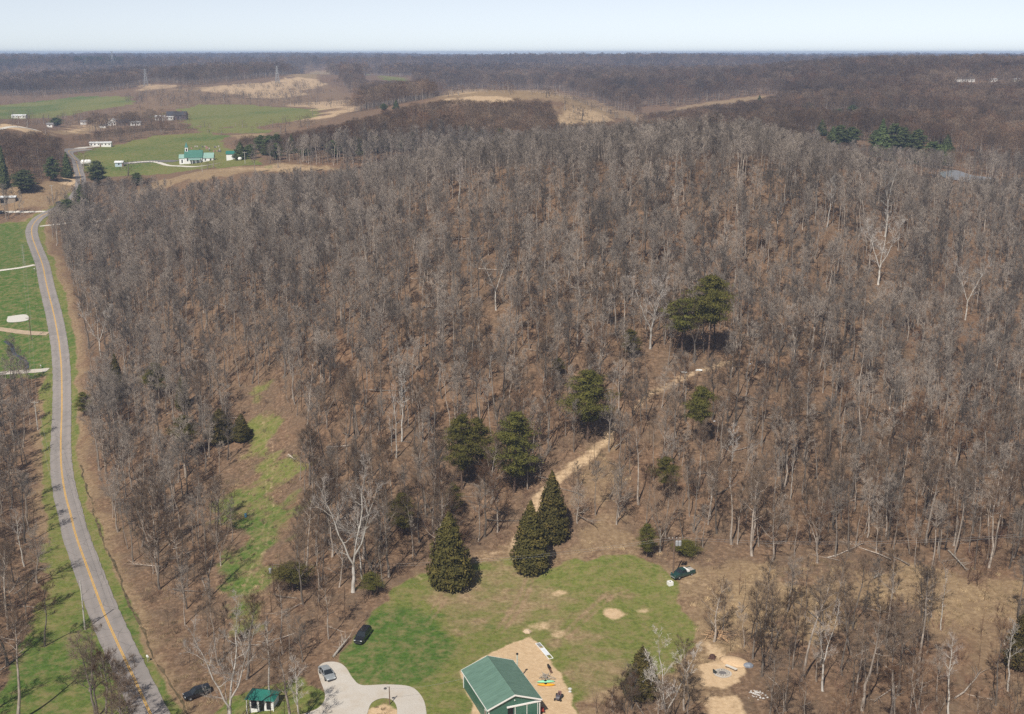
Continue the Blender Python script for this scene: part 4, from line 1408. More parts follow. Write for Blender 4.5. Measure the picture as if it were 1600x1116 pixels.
# ------------------------------------------------------------------ white-barked trees one by one
for (px, py, ty, q, lab) in WH:
    p = at(px, min(py, 1200))
    rx, ry, rz_ = ray(px, ty)
    kk = math.hypot(p.x, p.y) / math.hypot(rx, ry)
    h = CAMZ + rz_ * kk - p.z
    fm = WHITE[q]
    s = h / (fm[2] * 1.06)
    plant(fm, ("white", q), "white_tree", (p.x, p.y, p.z - .1), (px * 1.7) % 6.28, s * (.95 if q != 2 else 1.0), s, lab, "tree", "white-barked trees", (0, 0))
# ------------------------------------------------------------------ evergreens
def cards(C, N, sz, rng, V, F, wd=.3):
    """leaf sprays: small bent quads round centres C facing N"""
    n = len(C)
    N = unit(N + rng.normal(size=(n, 3)) * .55)
    a = unit(np.cross(N, rng.normal(size=(n, 3))))
    b = np.cross(N, a)
    s = (sz * (.6 + .8 * rng.rand(n)))[:, None]
    k = sum(len(v) for v in V)
    q = np.stack([C - a * s * .5, C + b * s * wd, C + a * s * .7, C - b * s * wd], 1).reshape(-1, 3)
    V.append(q)
    F.append(np.arange(4 * n).reshape(n, 4) + k)

def make_cedar(seed, H, W_, n, mat, base=.03, pt=1.0, sz=.42):
    rng = np.random.RandomState(seed)
    V, F = [], []
    prof = lambda t: W_ * .5 * np.where(t < .16, .62 + .38 * np.sin(t / .16 * 1.57), (1 - np.clip((t - .16) / .84, 0, 1) ** (1.6 * pt)) ** .78)
    # boughs: each a plume of sprays on its own stalk
    nb = 330
    for k in range(nb):
        t = (k + rng.rand()) / nb
        t = base + (1 - base) * t ** 1.15
        az = k * 2.399 + rng.normal() * .3
        R = float(prof(np.array(t))) * (.62 + .52 * rng.rand())
        m = max(10, int(n / nb * (R / (W_ * .36)) ** 1.0))
        q = rng.rand(m) ** .55
        rad = R * (.18 + .82 * q)
        aw = az + rng.normal(size=m) * .20 / np.maximum(rad / (W_ * .5), .3)
        zz = t * H + (q * .55 - .25) * H * .07 + rng.normal(size=m) * H * .022
        zz = zz + rng.normal() * H * .01
        C = np.c_[rad * np.cos(aw), rad * np.sin(aw), zz]
        N = np.c_[np.cos(aw), np.sin(aw), np.full(m, .55)]
        cards(C, N, sz, rng, V, F)
    crown = mesh_np("cedar_crown", np.concatenate(V), [np.concatenate(F)], mat)
    t = TB()
    tt = np.linspace(0, 1, 5)
    t.tube(np.c_[tt * 0, tt * 0, tt * H * .92], .022 * H * (1 - .9 * tt), 7)
    return t.mesh("cedar_trunk", CEDARBARK), crown, H

def make_pine(seed, H, W_, n, mat, clear=.35, sz=.45, shape=1.0):
    rng = np.random.RandomState(seed)
    V, F = [], []
    t = TB()
    tt = np.linspace(0, 1, 6)
    bend = np.c_[np.sin(tt * 2) * .3, np.cos(tt * 3) * .2 - .2, tt * H * .97]
    t.tube(bend, .017 * H * (1 - .85 * tt), 7)
    nb = 42
    for k in range(nb):
        u = (k + rng.rand()) / nb
        h = clear + (1 - clear) * u
        az = k * 2.399 + rng.normal() * .5
        R = W_ * .5 * (math.sin(min(1, u / .3) * 1.57) * .8 + .2) * (1 - max(0, (u - .3) / .7) ** 1.6 * .82) * (.55 + .62 * rng.rand())
        tip = np.array([R * math.cos(az), R * math.sin(az), h * H + R * .16])
        st = np.array([np.interp(h, tt, bend[:, 0]), np.interp(h, tt, bend[:, 1]), h * H * .97])
        t.tube(np.stack([st, (st + tip) / 2 - [0, 0, .1], tip]), np.array([.05, .035, .015]), 3)
        for c in range(3):
            f = (.46, .75, 1.0)[c]
            cc = st + (tip - st) * f + rng.normal(size=3) * R * .08
            m = int(n / nb / 3)
            off = rng.normal(size=(m, 3)) * [R * .15 + .24, R * .15 + .24, .15]
            N = unit(off + [0, 0, .5])
            cards(cc + off, N, sz, rng, V, F, .17)
    crown = mesh_np("pine_crown", np.concatenate(V), [np.concatenate(F)], mat)
    return t.mesh("pine_trunk", CEDARBARK), crown, H

CEDARS = [make_cedar(81, 10, 6.4, 21000, CEDARLEAF, sz=.34), make_cedar(82, 10, 5.0, 18000, CEDARLEAF, pt=.8, sz=.32)]
PINES = [make_pine(91, 14, 7.5, 19000, PINELEAF, .30, .30), make_pine(92, 14, 6.2, 17000, PINELEAF, .22, .30), make_pine(93, 12, 7.0, 14000, PINELEAF, .45, .32)]
FIRS = [make_pine(95, 12, 7.0, 9000, FIRLEAF, .12, .6), make_cedar(96, 12, 7.0, 4500, FIRLEAF, pt=.7, sz=.65)]

for j, px in enumerate((929, 938, 947, 956, 964, 972, 982)):
    EV.append((px, 133 - (j % 3), 117 - (j % 2), 12, 'f', j % 2, "dark pine in the small row on the far ridge, number not told apart"))
for j in range(14):
    px = 122 + j * 5.3
    EV.append((px, 101 - (j % 3), 89 - (j % 3), 9, 'f', j % 2, "ridge"))
for j in range(7):
    EV.append((-2 + j * 4, 102, 93, 9, 'f', j % 2, "ridge2"))
rq = np.random.RandomState(8)
for j in range(48):
    px = 405 + rq.rand() * 400
    EV.append((px, 238 - (px - 400) * .05 + rq.rand() * 14, 0, 20, 'f', j % 2, "valley"))
for j in range(13):
    EV.append((1165 + rq.rand() * 170, 160 + rq.rand() * 30, 0, 15, 'f', j % 2, "slope"))
for j in range(12):
    EV.append((1290 + rq.rand() * 215, 222 + rq.rand() * 38, 0, 22, 'f', j % 2, "clump"))
SHARE = {"dark pine in the small row on the far ridge, number not told apart": ("dark pine in the short row on the far ridge right of the bald hill", "row of pines on the far ridge"),
         "ridge": ("dark pine on the skyline ridge at upper left", "skyline pines at upper left"), "ridge2": ("dark pine on the skyline at the left edge of the picture", "skyline pines at the left edge"),
         "slope": ("dark evergreen scattered on the far slope right of the golden ridge", "evergreens on the far right slope"),
         "clump": ("small dark evergreen among the bare trees round the valley clump on the right", "small evergreens round the valley clump"),
         "valley": ("dark evergreen mixed into the wood between the church and the bald hill", "evergreens in the wood behind the hill")}
for (px, py, ty, wpx, kd, q, lab) in EV:
    p = at(px, min(py, 1180))
    dist = math.hypot(p.x, p.y)
    rx, ry, rz_ = ray(px, ty if ty else 500)
    kk = dist / math.hypot(rx, ry)
    h = CAMZ + rz_ * kk - p.z
    if not ty:
        h = 7 + 5 * rq.rand()
    h = max(h, 2)
    fm = {'c': CEDARS, 'p': PINES, 'f': FIRS}[kd][q]
    base_w = {('c', 0): 6.4, ('c', 1): 5.0, ('p', 0): 7.5, ('p', 1): 6.2, ('p', 2): 7.0, ('f', 0): 7.0, ('f', 1): 7.0}[(kd, q)]
    wm = wpx * math.hypot(dist, CAMZ) / FPX * 1.02
    grp = None
    if lab in SHARE:
        lab, grp = SHARE[lab]
    nm = {'c': "cedar_tree", 'p': "pine_tree", 'f': "evergreen_tree"}[kd]
    plant(fm, (kd, q), nm, (p.x, p.y, p.z - .1), (px * 2.3) % 6.28, wm / base_w, h / (fm[2] * .99), lab, "tree", grp or {'c': "cedars", 'p': "pines on the slope", 'f': "dark evergreens"}[kd])
# ------------------------------------------------------------------ buildings, vehicles and small things
WHITEP = simple("white_paint", (.80, .80, .78), .5, var=.05)
def ribbed(name, c, axis=0, pitch=.3, rough=.45):
    t = NT(name, rough, .4)
    sx = t.n("ShaderNodeSeparateXYZ")
    t.l(t.coord(), sx.inputs[0])
    w = t.math('SINE', t.math('MULTIPLY', sx.outputs[axis], 2 * math.pi / pitch))
    h = t.math('POWER', t.math('MAXIMUM', w, 0), 6)
    n = t.noise(.9, 6, sc3=(.35, 1.6, 1), rough=.7)
    cc = t.ramp(n, [(.25, tuple(x * .78 for x in c)), (.75, tuple(min(1, x * 1.16 + .01) for x in c))])
    cc = t.mix(t.math('MULTIPLY', t.ramp(t.noise(.25, 4), [(.5, (0, 0, 0)), (.75, (1, 1, 1))]), .35), cc, tuple(min(1, x * 1.1 + .05) for x in c))
    cc = t.mix(t.math('MULTIPLY', h, .25), cc, tuple(x * .7 for x in c))
    t.col(cc).bump(h, .5, .04)
    return t.m
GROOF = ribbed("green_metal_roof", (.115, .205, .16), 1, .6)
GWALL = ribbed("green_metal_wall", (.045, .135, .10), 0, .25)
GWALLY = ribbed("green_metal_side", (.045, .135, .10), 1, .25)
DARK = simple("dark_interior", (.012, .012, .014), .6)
GLASS = simple("dark_glass", (.02, .025, .03), .12, .6)
BLACKP = simple("black_paint", (.012, .013, .016), .18, .6, coat=.6)
RUBBER = simple("rubber", (.02, .02, .02), .85)
STEEL = simple("grey_steel", (.38, .39, .40), .45, .5, .4)
WOODP = simple("weathered_wood", (.22, .16, .11), .9, var=.3)
GREYW = simple("grey_weathered_wood", (.36, .33, .29), .9, var=.25)
REDP = simple("red_paint", (.42, .06, .04), .45)
STONE = simple("stone", (.38, .35, .31), .9, var=.3)

def loft(mb, rings, cap=True):
    n = len(rings[0])
    k = len(mb.v)
    for r in rings:
        mb.v += [tuple(p) for p in r]
    for i in range(len(rings) - 1):
        for j in range(n):
            mb.f.append((k + i * n + j, k + i * n + (j + 1) % n, k + (i + 1) * n + (j + 1) % n, k + (i + 1) * n + j))
    if cap:
        mb.f.append(tuple(k + j for j in range(n))[::-1])
        mb.f.append(tuple(k + (len(rings) - 1) * n + j for j in range(n)))
    return mb

def heading(p, q):
    a, b = at(*p), at(*q)
    return math.atan2(b.y - a.y, b.x - a.x)

# ---- the green barn
zb = float(zat(*at(780, 1080)[:2]))
ZE = zb + 3.3
cA, cB, cC, cD = [np.array(fromZ(px, py, ZE)[:2]) for px, py in ((760.4, 1110), (845.7, 1093.2), (721.5, 1047.5), (803.6, 1031.2))]
wv = ((cB - cA) + (cD - cC)) / 2
lv = ((cC - cA) + (cD - cB)) / 2
BW, BL = np.linalg.norm(wv), np.linalg.norm(lv)
bc = (cA + cB + cC + cD) / 4
brz = math.atan2(wv[1], wv[0])
barn = empty("barn", (bc[0], bc[1], zb), brz, "green metal barn with white trim and a big sliding front door", "barn")
w, l, he, rise = BW / 2 - .35, BL / 2 - .3, 3.25, BW / 2 * .36
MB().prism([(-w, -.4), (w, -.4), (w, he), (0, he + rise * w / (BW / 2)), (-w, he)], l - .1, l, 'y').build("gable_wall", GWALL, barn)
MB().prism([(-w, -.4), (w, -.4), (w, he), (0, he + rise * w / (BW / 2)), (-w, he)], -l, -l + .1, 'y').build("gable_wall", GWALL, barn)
for s in (-1, 1):
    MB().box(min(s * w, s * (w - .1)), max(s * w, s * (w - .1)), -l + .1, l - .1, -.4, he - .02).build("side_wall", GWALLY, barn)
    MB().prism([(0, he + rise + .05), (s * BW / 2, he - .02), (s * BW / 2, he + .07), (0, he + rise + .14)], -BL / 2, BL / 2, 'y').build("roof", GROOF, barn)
    for yy in (-BL / 2, BL / 2):
        MB().prism([(0, he + rise - .10), (s * BW / 2, he - .17), (s * BW / 2, he + .10), (0, he + rise + .17)], yy - .05 if yy < 0 else yy + .003, yy - .003 if yy < 0 else yy + .05, 'y').build("rake_trim", WHITEP, barn)
    MB().box(min(s * BW / 2, s * (BW / 2 + .05)), max(s * BW / 2, s * (BW / 2 + .05)), -BL / 2, BL / 2, he - .14, he + .03).build("eave_trim", WHITEP, barn)
    for yy in (-l, l):
        MB().box(s * w - .10, s * w + .10, yy - .03, yy + .03, -.3, he - .05).build("corner_trim", WHITEP, barn)
MB().prism([(-.25, he + rise + .05), (0, he + rise + .19), (.25, he + rise + .05)], -BL / 2, BL / 2, 'y').build("ridge_cap", GROOF, barn)
MB().box(-w * .30, w * 1.04, -l - .22, -l - .02, he - .42, he - .18).build("door_track", WHITEP, barn)
MB().box(-w * .26, -w * .04, -l - .022, -l - .004, -.2, he - .45).build("door_opening", DARK, barn)
dr = MB().box(0, w * .96, -l - .16, -l - .08, 0, he - .44).build("sliding_door", GWALL, barn)
dt = MB()
for xx in (.02, w * .47, w * .90):
    dt.box(xx, xx + .09, -l - .185, -l - .163, .03, he - .46)
dt.build("door_trim", WHITEP, dr)
wf = MB().box(-w - .03, -w - .003, -l + 1.2, -l + 2.0, 1.2, 2.2).build("window", WHITEP, barn)
MB().box(-w - .045, -w - .033, -l + 1.3, -l + 1.9, 1.3, 2.1).build("pane", GLASS, wf)
MB().tube([(0, -l - .05, he + rise * .45), (0, -l - .25, he + rise * .45)], .07, 6).build("vent_hood", WHITEP, barn)
MB().tube([(w + .5, l - 1.2, -.3), (w + .5, l - 1.2, he + 1.9)], .12, 8).build("stove_pipe", simple("pale_pipe", (.50, .54, .48), .5), barn)
MB().lathe([(.10, 0), (.22, .04), (.22, .2), (.05, .32)], 8, (w + .5, l - 1.2, he + 1.9)).build("pipe_cap", DARK, barn)
M_b = Matrix.Translation((bc[0], bc[1], zb)) @ Matrix.Rotation(brz, 4, 'Z')
def by_barn(x, y, dz=0):
    p = M_b @ Vector((x, y, 0))
    return (p.x, p.y, float(zat(p.x, p.y)) + dz)

# ---- small green-roofed shed
p0 = at(413, 1104)
shed = empty("small_shed", p0, heading((395, 1105), (433, 1101)), "small white shed with a dark green hip roof and three dark windows", "shed")
MB().box(-2.1, 2.1, -1.4, 1.4, -.6, 2.3).build("wall", WHITEP, shed)
TEAL = ribbed("teal_roof", (.012, .15, .115), 0, .3)
sr = MB()
sr.add([(-2.7, -2.0, 2.25), (2.5, -1.9, 2.25), (2.5, 1.8, 2.25), (-2.7, 1.8, 2.25), (-1.2, -.1, 3.25), (1.1, -.1, 3.25)], [(0, 1, 5, 4), (1, 2, 5), (2, 3, 4, 5), (3, 0, 4), (0, 3, 2, 1)])
sr.build("roof", TEAL, shed)
for x0, x1 in ((-1.75, -.75), (-.35, .55), (.95, 1.75)):
    wd = MB().box(x0, x1, -1.425, -1.404, .35 if x0 != -.35 else .0, 2.0).build("door" if x0 == -.35 else "window", GLASS, shed)
for x in (-2.4, 2.3):
    MB().box(x - .06, x + .06, -1.8, -1.68, -.5, 2.24).build("porch_post", WHITEP, shed)

# ---- vehicles
def ringsec(x, hw, zb_, zm, zt, top, crown=.03):
    return [(x, -hw * .88, zb_), (x, -hw, zm), (x, -hw * .97, zt), (x, -hw * top, zt + crown * .6), (x, 0, zt + crown), (x, hw * top, zt + crown * .6), (x, hw * .97, zt), (x, hw, zm), (x, hw * .88, zb_)]

def vehicle(name, label, cat, loc, rz, paint, L=4.8, Wd=1.85, kind="sedan", trim=None):
    r = empty(name, loc, rz, label, cat, "parked cars" if cat != "truck" else None)
    h = L / 2
    tall = {"sedan": 1.42, "suv": 1.75, "pickup": 1.75}[kind]
    sh = {"sedan": .88, "suv": 1.05, "pickup": 1.08}[kind]
    hw = Wd / 2
    b = MB()
    if kind == "pickup":
        st = [(-h, .9, sh - .06), (-h + .1, .98, sh), (h * .32, 1, sh), (h * .82, .97, sh - .06), (h * .97, .9, sh - .14), (h, .82, sh - .34)]
    else:
        st = [(-h, .80, sh - .20), (-h + .12, .92, sh - .02), (-h * .6, 1, sh), (h * .3, 1, sh), (h * .78, .96, sh - .10), (h * .95, .88, sh - .19), (h, .78, sh - .36)]
    loft(b, [ringsec(x, hw * k, .26, .55, z, .8) for x, k, z in st])
    b.build("body", paint, r, smooth=False)
    if kind == "sedan":
        x0, x1, x2, x3 = -h * .78, -h * .42, h * .10, h * .46
    elif kind == "suv":
        x0, x1, x2, x3 = -h * .97, -h * .84, h * .14, h * .46
    else:
        x0, x1, x2, x3 = -h * .14, -h * .06, h * .26, h * .52
    g = MB()
    def cab(x, k, z):
        return [(x, -hw * k, z), (x, hw * k, z)]
    wb, wt = .93, .74
    zt = tall - .05
    vs = [(x0, -hw * wb, sh), (x3, -hw * wb, sh - .02), (x3, hw * wb, sh - .02), (x0, hw * wb, sh), (x1, -hw * wt, zt), (x2, -hw * wt, zt), (x2, hw * wt, zt), (x1, hw * wt, zt)]
    g.add(vs, [(1, 2, 6, 5)])
    g.build("windshield", GLASS, r)
    MB().add(vs, [(3, 0, 4, 7)]).build("rear_window", GLASS, r)
    for s, f in ((0, (0, 1, 5, 4)), (1, (2, 3, 7, 6))):
        MB().add(vs, [f]).build("side_window", GLASS, r)
    rf = MB()
    loft(rf, [[(x, -hw * wt * k, zt - .01), (x, -hw * wt * k * .9, zt + .05), (x, 0, zt + .07), (x, hw * wt * k * .9, zt + .05), (x, hw * wt * k, zt - .01)] for x, k in ((x1 - .06, .96), (x1 + .12, 1.03), (x2 - .12, 1.03), (x2 + .06, .96))])
    rf.build("roof", paint, r)
    pl = MB()
    for s in (-1, 1):
        for (xa, xb) in ((x0, x1), (x3, x2)):
            pl.tube([(xa, s * hw * wb, sh - .02), (xb, s * hw * wt, zt)], .045, 4)
        xm = (x1 + x2) / 2
        pl.tube([(xm - .05, s * hw * wb, sh), (xm, s * hw * wt, zt)], .05, 4)
    pl.build("window_pillars", paint, r)
    for sx in (-h * .60, h * .62):
        for s in (-1, 1):
            o = empty("wheel", (sx, s * (hw - .10), .34)); o.parent = r
            prof = [(.20, -.11), (.32, -.11), (.34, -.06), (.34, .06), (.32, .11), (.20, .11)]
            t = MB()
            n = 14
            for (rr_, yy) in prof:
                t.v += [(rr_ * math.cos(2 * math.pi * k / n), yy, rr_ * math.sin(2 * math.pi * k / n)) for k in range(n)]
            t.f += [(i * n + k, i * n + (k + 1) % n, (i + 1) * n + (k + 1) % n, (i + 1) * n + k) for i in range(5) for k in range(n)]
            t.build("tyre", RUBBER, o)
            MB().tube([(0, -.09, 0), (0, .09, 0)], .205, 10).build("rim", STEEL, o)
    for s in (-1, 1):
        MB().box(h * .93, h * .985, s * hw * .66 - .17, s * hw * .66 + .17, sh - .32, sh - .2).build("headlight", simple("lamp_glass", (.75, .77, .78), .15, .6), r)
        MB().box(-h - .012, -h + .06, s * hw * .66 - .12, s * hw * .66 + .12, sh - .32, sh - .14).build("tail_light", simple("tail_lens", (.35, .02, .02), .3), r)
        MB().box(x3 - .30, x3 - .12, s * (hw + .02) - .07, s * (hw + .02) + .07, sh - .02, sh + .12).build("side_mirror", paint, r)
    MB().box(h - .06, h + .05, -hw * .74, hw * .74, .30, .48).build("bumper", simple("bumper_plastic", (.05, .05, .055), .6) if kind != "pickup" else STEEL, r)
    if kind == "pickup":
        MB().box(-h + .14, x0 - .1, -hw * .80, hw * .80, sh + .02, sh + .05).build("bed_liner", simple("bed_load", (.40, .37, .34), .8, var=.4, scale=5), r)
        MB().box(x0 - .62, x0 - .18, -hw * .96, hw * .96, sh + .04, sh + .36).build("tool_box", WHITEP, r)
        for s in (-1, 1):
            MB().box(-h + .1, x0 - .64, s * hw * .88 - .06, s * hw * .88 + .06, sh + .03, sh + .16).build("bed_rail", paint, r)
    return r
p0 = at(567, 998)
vehicle("parked_car", "black sport utility car parked on the lawn edge at the wood", "car", p0, heading((577, 985), (559, 1010)), BLACKP, 4.9, 1.9, "suv")
SILVER = simple("silver_paint", (.36, .39, .41), .3, .6, .3, coat=.5)
vehicle("parked_car", "silver sedan parked on the gravel drive", "car", at(511, 1056), heading((501, 1041), (523, 1069)), SILVER, 4.8, 1.85, "sedan")
vehicle("parked_car", "black car half hidden under bare branches near the small shed", "car", at(309, 1088), heading((334, 1076), (286, 1096)), BLACKP, 4.9, 1.88, "suv")
vehicle("pickup_truck", "dark green pickup with a white tool box across its bed", "truck", at(1067, 900), heading((1082, 894), (1055, 905)), simple("dark_green_paint", (.012, .055, .05), .2, .6, coat=.6), 5.2, 1.95, "pickup")
vehicle("parked_car", "dark car at the left edge by the pale driveway", "car", at(4, 334), .1, BLACKP, 4.8, 1.85, "suv")
vehicle("parked_car", "dark grey car beside the road at the far bend", "car", at(94, 318.5), .5, simple("grey_paint", (.10, .11, .12), .3, coat=.5), 4.8, 1.85, "sedan")

# riding mower
p0 = at(873, 1092)
rm = empty("riding_mower", p0, heading((877, 1080), (869, 1098)), "dark grey riding mower standing on the sand right of the kayaks", "mower")
hood = MB(); loft(hood, [ringsec(x, .38 * k, .35, .55, z, .8) for x, k, z in ((.1, .9, .80), (.3, 1, .86), (.8, .95, .80), (1.0, .8, .62))]); hood.build("hood", simple("mower_grey", (.09, .085, .10), .35), rm)
MB().box(-.95, .1, -.5, .5, .30, .45).build("deck", simple("mower_deck", (.05, .05, .06), .5), rm)
MB().box(-.75, -.25, -.28, .28, .46, .62).box(-.85, -.72, -.28, .28, .5, 1.02).build("seat", simple("seat_vinyl", (.24, .14, .13), .6), rm)
sw = MB().tube([(.08, 0, .8), (-.08, 0, 1.05)], .02, 5).build("steering_column", RUBBER, rm)
MB().lathe([(.15, 0), (.19, .02), (.15, .04)], 10, (-.08, 0, 1.04)).build("steering_wheel", RUBBER, rm)
for x, rr_ in ((-.62, .30), (.72, .22)):
    for s in (-1, 1):
        MB().tube([(x, s * .42, rr_), (x, s * .62, rr_)], rr_, 12).build("wheel", RUBBER, rm)
# kayaks
def kayak(label, c, a, b, paint):
    p = at(*c)
    r = empty("kayak", p + Vector((0, 0, .02)), heading(a, b), label, "kayak", "kayaks on the sand")
    m = MB()
    rings = []
    for t in np.linspace(-1, 1, 15):
        k = max(.02, (1 - abs(t) ** 2.4)) ** .8
        hw, d, lift = .36 * k, .30 * k + .04, .10 * t * t
        rings.append([(t * 1.6, 0, lift + .0), (t * 1.6, -hw * .75, lift + .05), (t * 1.6, -hw, lift + d * .7), (t * 1.6, -hw * .6, lift + d), (t * 1.6, hw * .6, lift + d), (t * 1.6, hw, lift + d * .7), (t * 1.6, hw * .75, lift + .05)])
    loft(m, rings)
    m.build("hull", paint, r, smooth=True)
    MB().lathe([(.02, 0), (.24, .0), (.26, .03), (.24, .05)], 12, (-.1, 0, .33)).build("cockpit", DARK, r)
    return r
kayak("pale green kayak lying on the sand", (853, 1066.5), (841, 1067), (864, 1066), simple("pale_green_plastic", (.28, .66, .42), .4))
kayak("orange-yellow kayak lying beside the green one", (853.5, 1071.5), (842, 1071), (866, 1071), simple("orange_plastic", (.80, .38, .02), .4))
# slatted rack along the sand
q0, q1 = at(840, 1006), at(861, 1030)
rk = empty("metal_rack", (q0 + q1) / 2, math.atan2(q1.y - q0.y, q1.x - q0.x), "long white slatted metal rack lying along the edge of the sand", "rack")
Lr = (q1 - q0).length / 2
fr_ = MB()
for s in (-.42, .42):
    fr_.box(-Lr, Lr, s - .05, s + .05, .05, .17)
for x in (-Lr, Lr - .1, -Lr * .2):
    fr_.box(x, x + .1, -.42, .42, .06, .16)
fr_.build("frame", WHITEP, rk)
sl_ = MB()
for k in range(10):
    x = -Lr + .15 + k * .12
    sl_.box(x, x + .05, -.38, .38, .09, .13)
sl_.build("slats", simple("grey_slats", (.30, .32, .35), .5), rk)
MB().box(-Lr * .35, Lr * .55, -.37, .37, .08, .14).build("panel", simple("pale_panel", (.66, .70, .76), .4), rk)
# dark machine on the sand
p0 = at(859, 1048)
mc = empty("trailer_jack", p0, heading((856, 1040), (863, 1054)), "small dark brown implement with a round black wheel on the sand above the kayaks", "implement")
MB().tube([(-1.1, -.12, .34), (-1.1, .12, .34)], .34, 14).build("wheel", RUBBER, mc)
fb = MB()
for s in (-.16, .16):
    fb.box(-1.0, 1.1, s - .04, s + .04, .26, .36)
for x in (-.5, -.1, .3, .7, 1.05):
    fb.box(x, x + .08, -.16, .16, .2, .3)
fb.build("frame", simple("rusty_brown", (.12, .06, .045), .8), mc)
MB().box(-.75, -.25, -.22, .22, .37, .62).build("engine", simple("dark_engine", (.03, .03, .03), .5), mc)
# red tiller by the barn corner
tl_ = empty("garden_tiller", by_barn(w + .9, -l + 1.0), brz + 1.2, "red garden tiller standing at the right front corner of the barn", "tiller")
MB().box(-.2, .5, -.22, .22, .35, .75).build("engine", REDP, tl_)
MB().tube([(-.2, -.2, .6), (-.9, -.28, 1.0), (-1.3, -.3, 1.05)], .03, 5).tube([(-.2, .2, .6), (-.9, .28, 1.0), (-1.3, .3, 1.05)], .03, 5).build("handlebar", REDP, tl_)
for s in (-.3, .3):
    MB().tube([(.1, s - .07, .26), (.1, s + .07, .26)], .26, 12).build("wheel", RUBBER, tl_)
MB().box(.5, .95, -.3, .3, .12, .5).build("tine_shroud", simple("dull_red", (.30, .08, .06), .6), tl_)
ct = empty("garden_cart", by_barn(w + 1.0, -l + 3.0), brz + 1.4, "narrow red hand cart leaning near the barn wall", "cart")
MB().box(-.5, .5, -.3, .3, .3, .36).build("tray", REDP, ct)
MB().tube([(-.5, 0, .33), (-1.1, 0, .8)], .03, 5).build("handle", REDP, ct)
for s in (-.34, .34):
    MB().tube([(.1, s - .05, .17), (.1, s + .05, .17)], .17, 10).build("wheel", RUBBER, ct)
for yy, lab in ((l - 4.2, "black barrel by the barn wall, the one nearer the stove pipe"), (l - 6.4, "black barrel by the barn wall, the one nearer the kayaks")):
    tag(MB().lathe([(.27, 0), (.29, .05), (.29, .3), (.31, .32), (.29, .34), (.29, .85), (.26, .88)], 12).build("barrel", simple("black_barrel", (.02, .02, .022), .5), None, by_barn(w + .55, yy)), lab, "barrel", "barrels by the barn wall")
tp = MB()
for k, (dx, dy, dz) in enumerate(((0, 0, 0), (.1, .05, .2), (-.7, .3, 0), (.5, -.6, 0))):
    tp.lathe([(.18, .02), (.30, 0), (.34, .07), (.34, .14), (.30, .2), (.18, .18)], 14, (dx, dy, dz))
tag(tp.build("tyre_pile", RUBBER, None, by_barn(w - .4, -l - 1.2)), "heap of old black tyres at the front right corner of the barn", "tyres")
wr = empty("white_bench", by_barn(w - 1.6, -l - 1.3), brz, "white slatted bench in front of the sliding door", "bench")
for k in range(4):
    MB().box(-.7, .7, -.25 + k * .14, -.15 + k * .14, .44, .48).build("seat_slat", WHITEP, wr)
for x in (-.6, .6):
    MB().box(x - .04, x + .04, -.24, .24, 0, .437).build("leg", WHITEP, wr)
MB().box(-.7, .7, .28, .32, .5, .9).build("backrest", WHITEP, wr)

def pile(name, label, cat, c, n, lo, ln, rad, mat, seed, tri=4):
    rng = np.random.RandomState(seed)
    p = at(*c)
    m = MB()
    for k in range(n):
        a = rng.rand() * 3.14
        x, y, z = rng.normal() * lo * .4, rng.normal() * lo * .35, .05 + abs(rng.normal()) * .3
        d = Vector((math.cos(a), math.sin(a), rng.normal() * .22)) * ln * (.5 + .7 * rng.rand()) * .5
        c_ = Vector((x, y, z + .1))
        m.tube([c_ - d, c_ + d * .3 + Vector((0, 0, .06)), c_ + d], [rad, rad * .8, rad * .4], tri)
    return tag(m.build(name, mat, None, p), label, cat)
pile("driftwood_pile", "small heap of bleached branches on the sand behind the kayaks", "wood pile", (854, 1060), 22, 1.3, 1.6, .05, GREYW, 3)
pile("branch_pile", "tangle of freshly cut orange branches on the straw slope", "wood pile", (1124, 993), 40, 3.0, 3.0, .07, simple("fresh_wood", (.52, .34, .20), .85, var=.2), 4)
pile("brush_pile", "dark brush heap beside the freshly cut branches", "brush pile", (1137, 994), 60, 3.0, 2.6, .035, WOODP, 5)
def rocks(name, label, cat, c, n, spread, size, mat, seed, sy=1.0):
    rng = np.random.RandomState(seed)
    p = at(*c)
    m = MB()
    for k in range(n):
        x, y = rng.normal() * spread, rng.normal() * spread * sy
        s = size * (.5 + rng.rand())
        pr = [(s * .5, -s * .2), (s * (.9 + .2 * rng.rand()), s * .1), (s * .8, s * .4), (s * .35, s * (.6 + .2 * rng.rand()))]
        m.lathe(pr, 6, (x, y, 0))
    return tag(m.build(name, mat, None, p), label, cat)
rocks("boulder", "pale tan boulder at the top corner of the sand pad", "boulder", (824, 988), 1, 0, .8, simple("tan_stone", (.52, .40, .28), .9, var=.2), 2)
rocks("rubble_pile", "heap of pale rubble in the wood right of the fire pit", "rubble", (1184, 1085), 46, .75, .17, simple("pale_rubble", (.46, .44, .42), .9, var=.3), 7)
rocks("white_stone", "lump of white stone at the lower right edge of the sand pad", "stone", (889, 1078), 3, .25, .32, simple("white_stone", (.52, .51, .49), .8), 8)
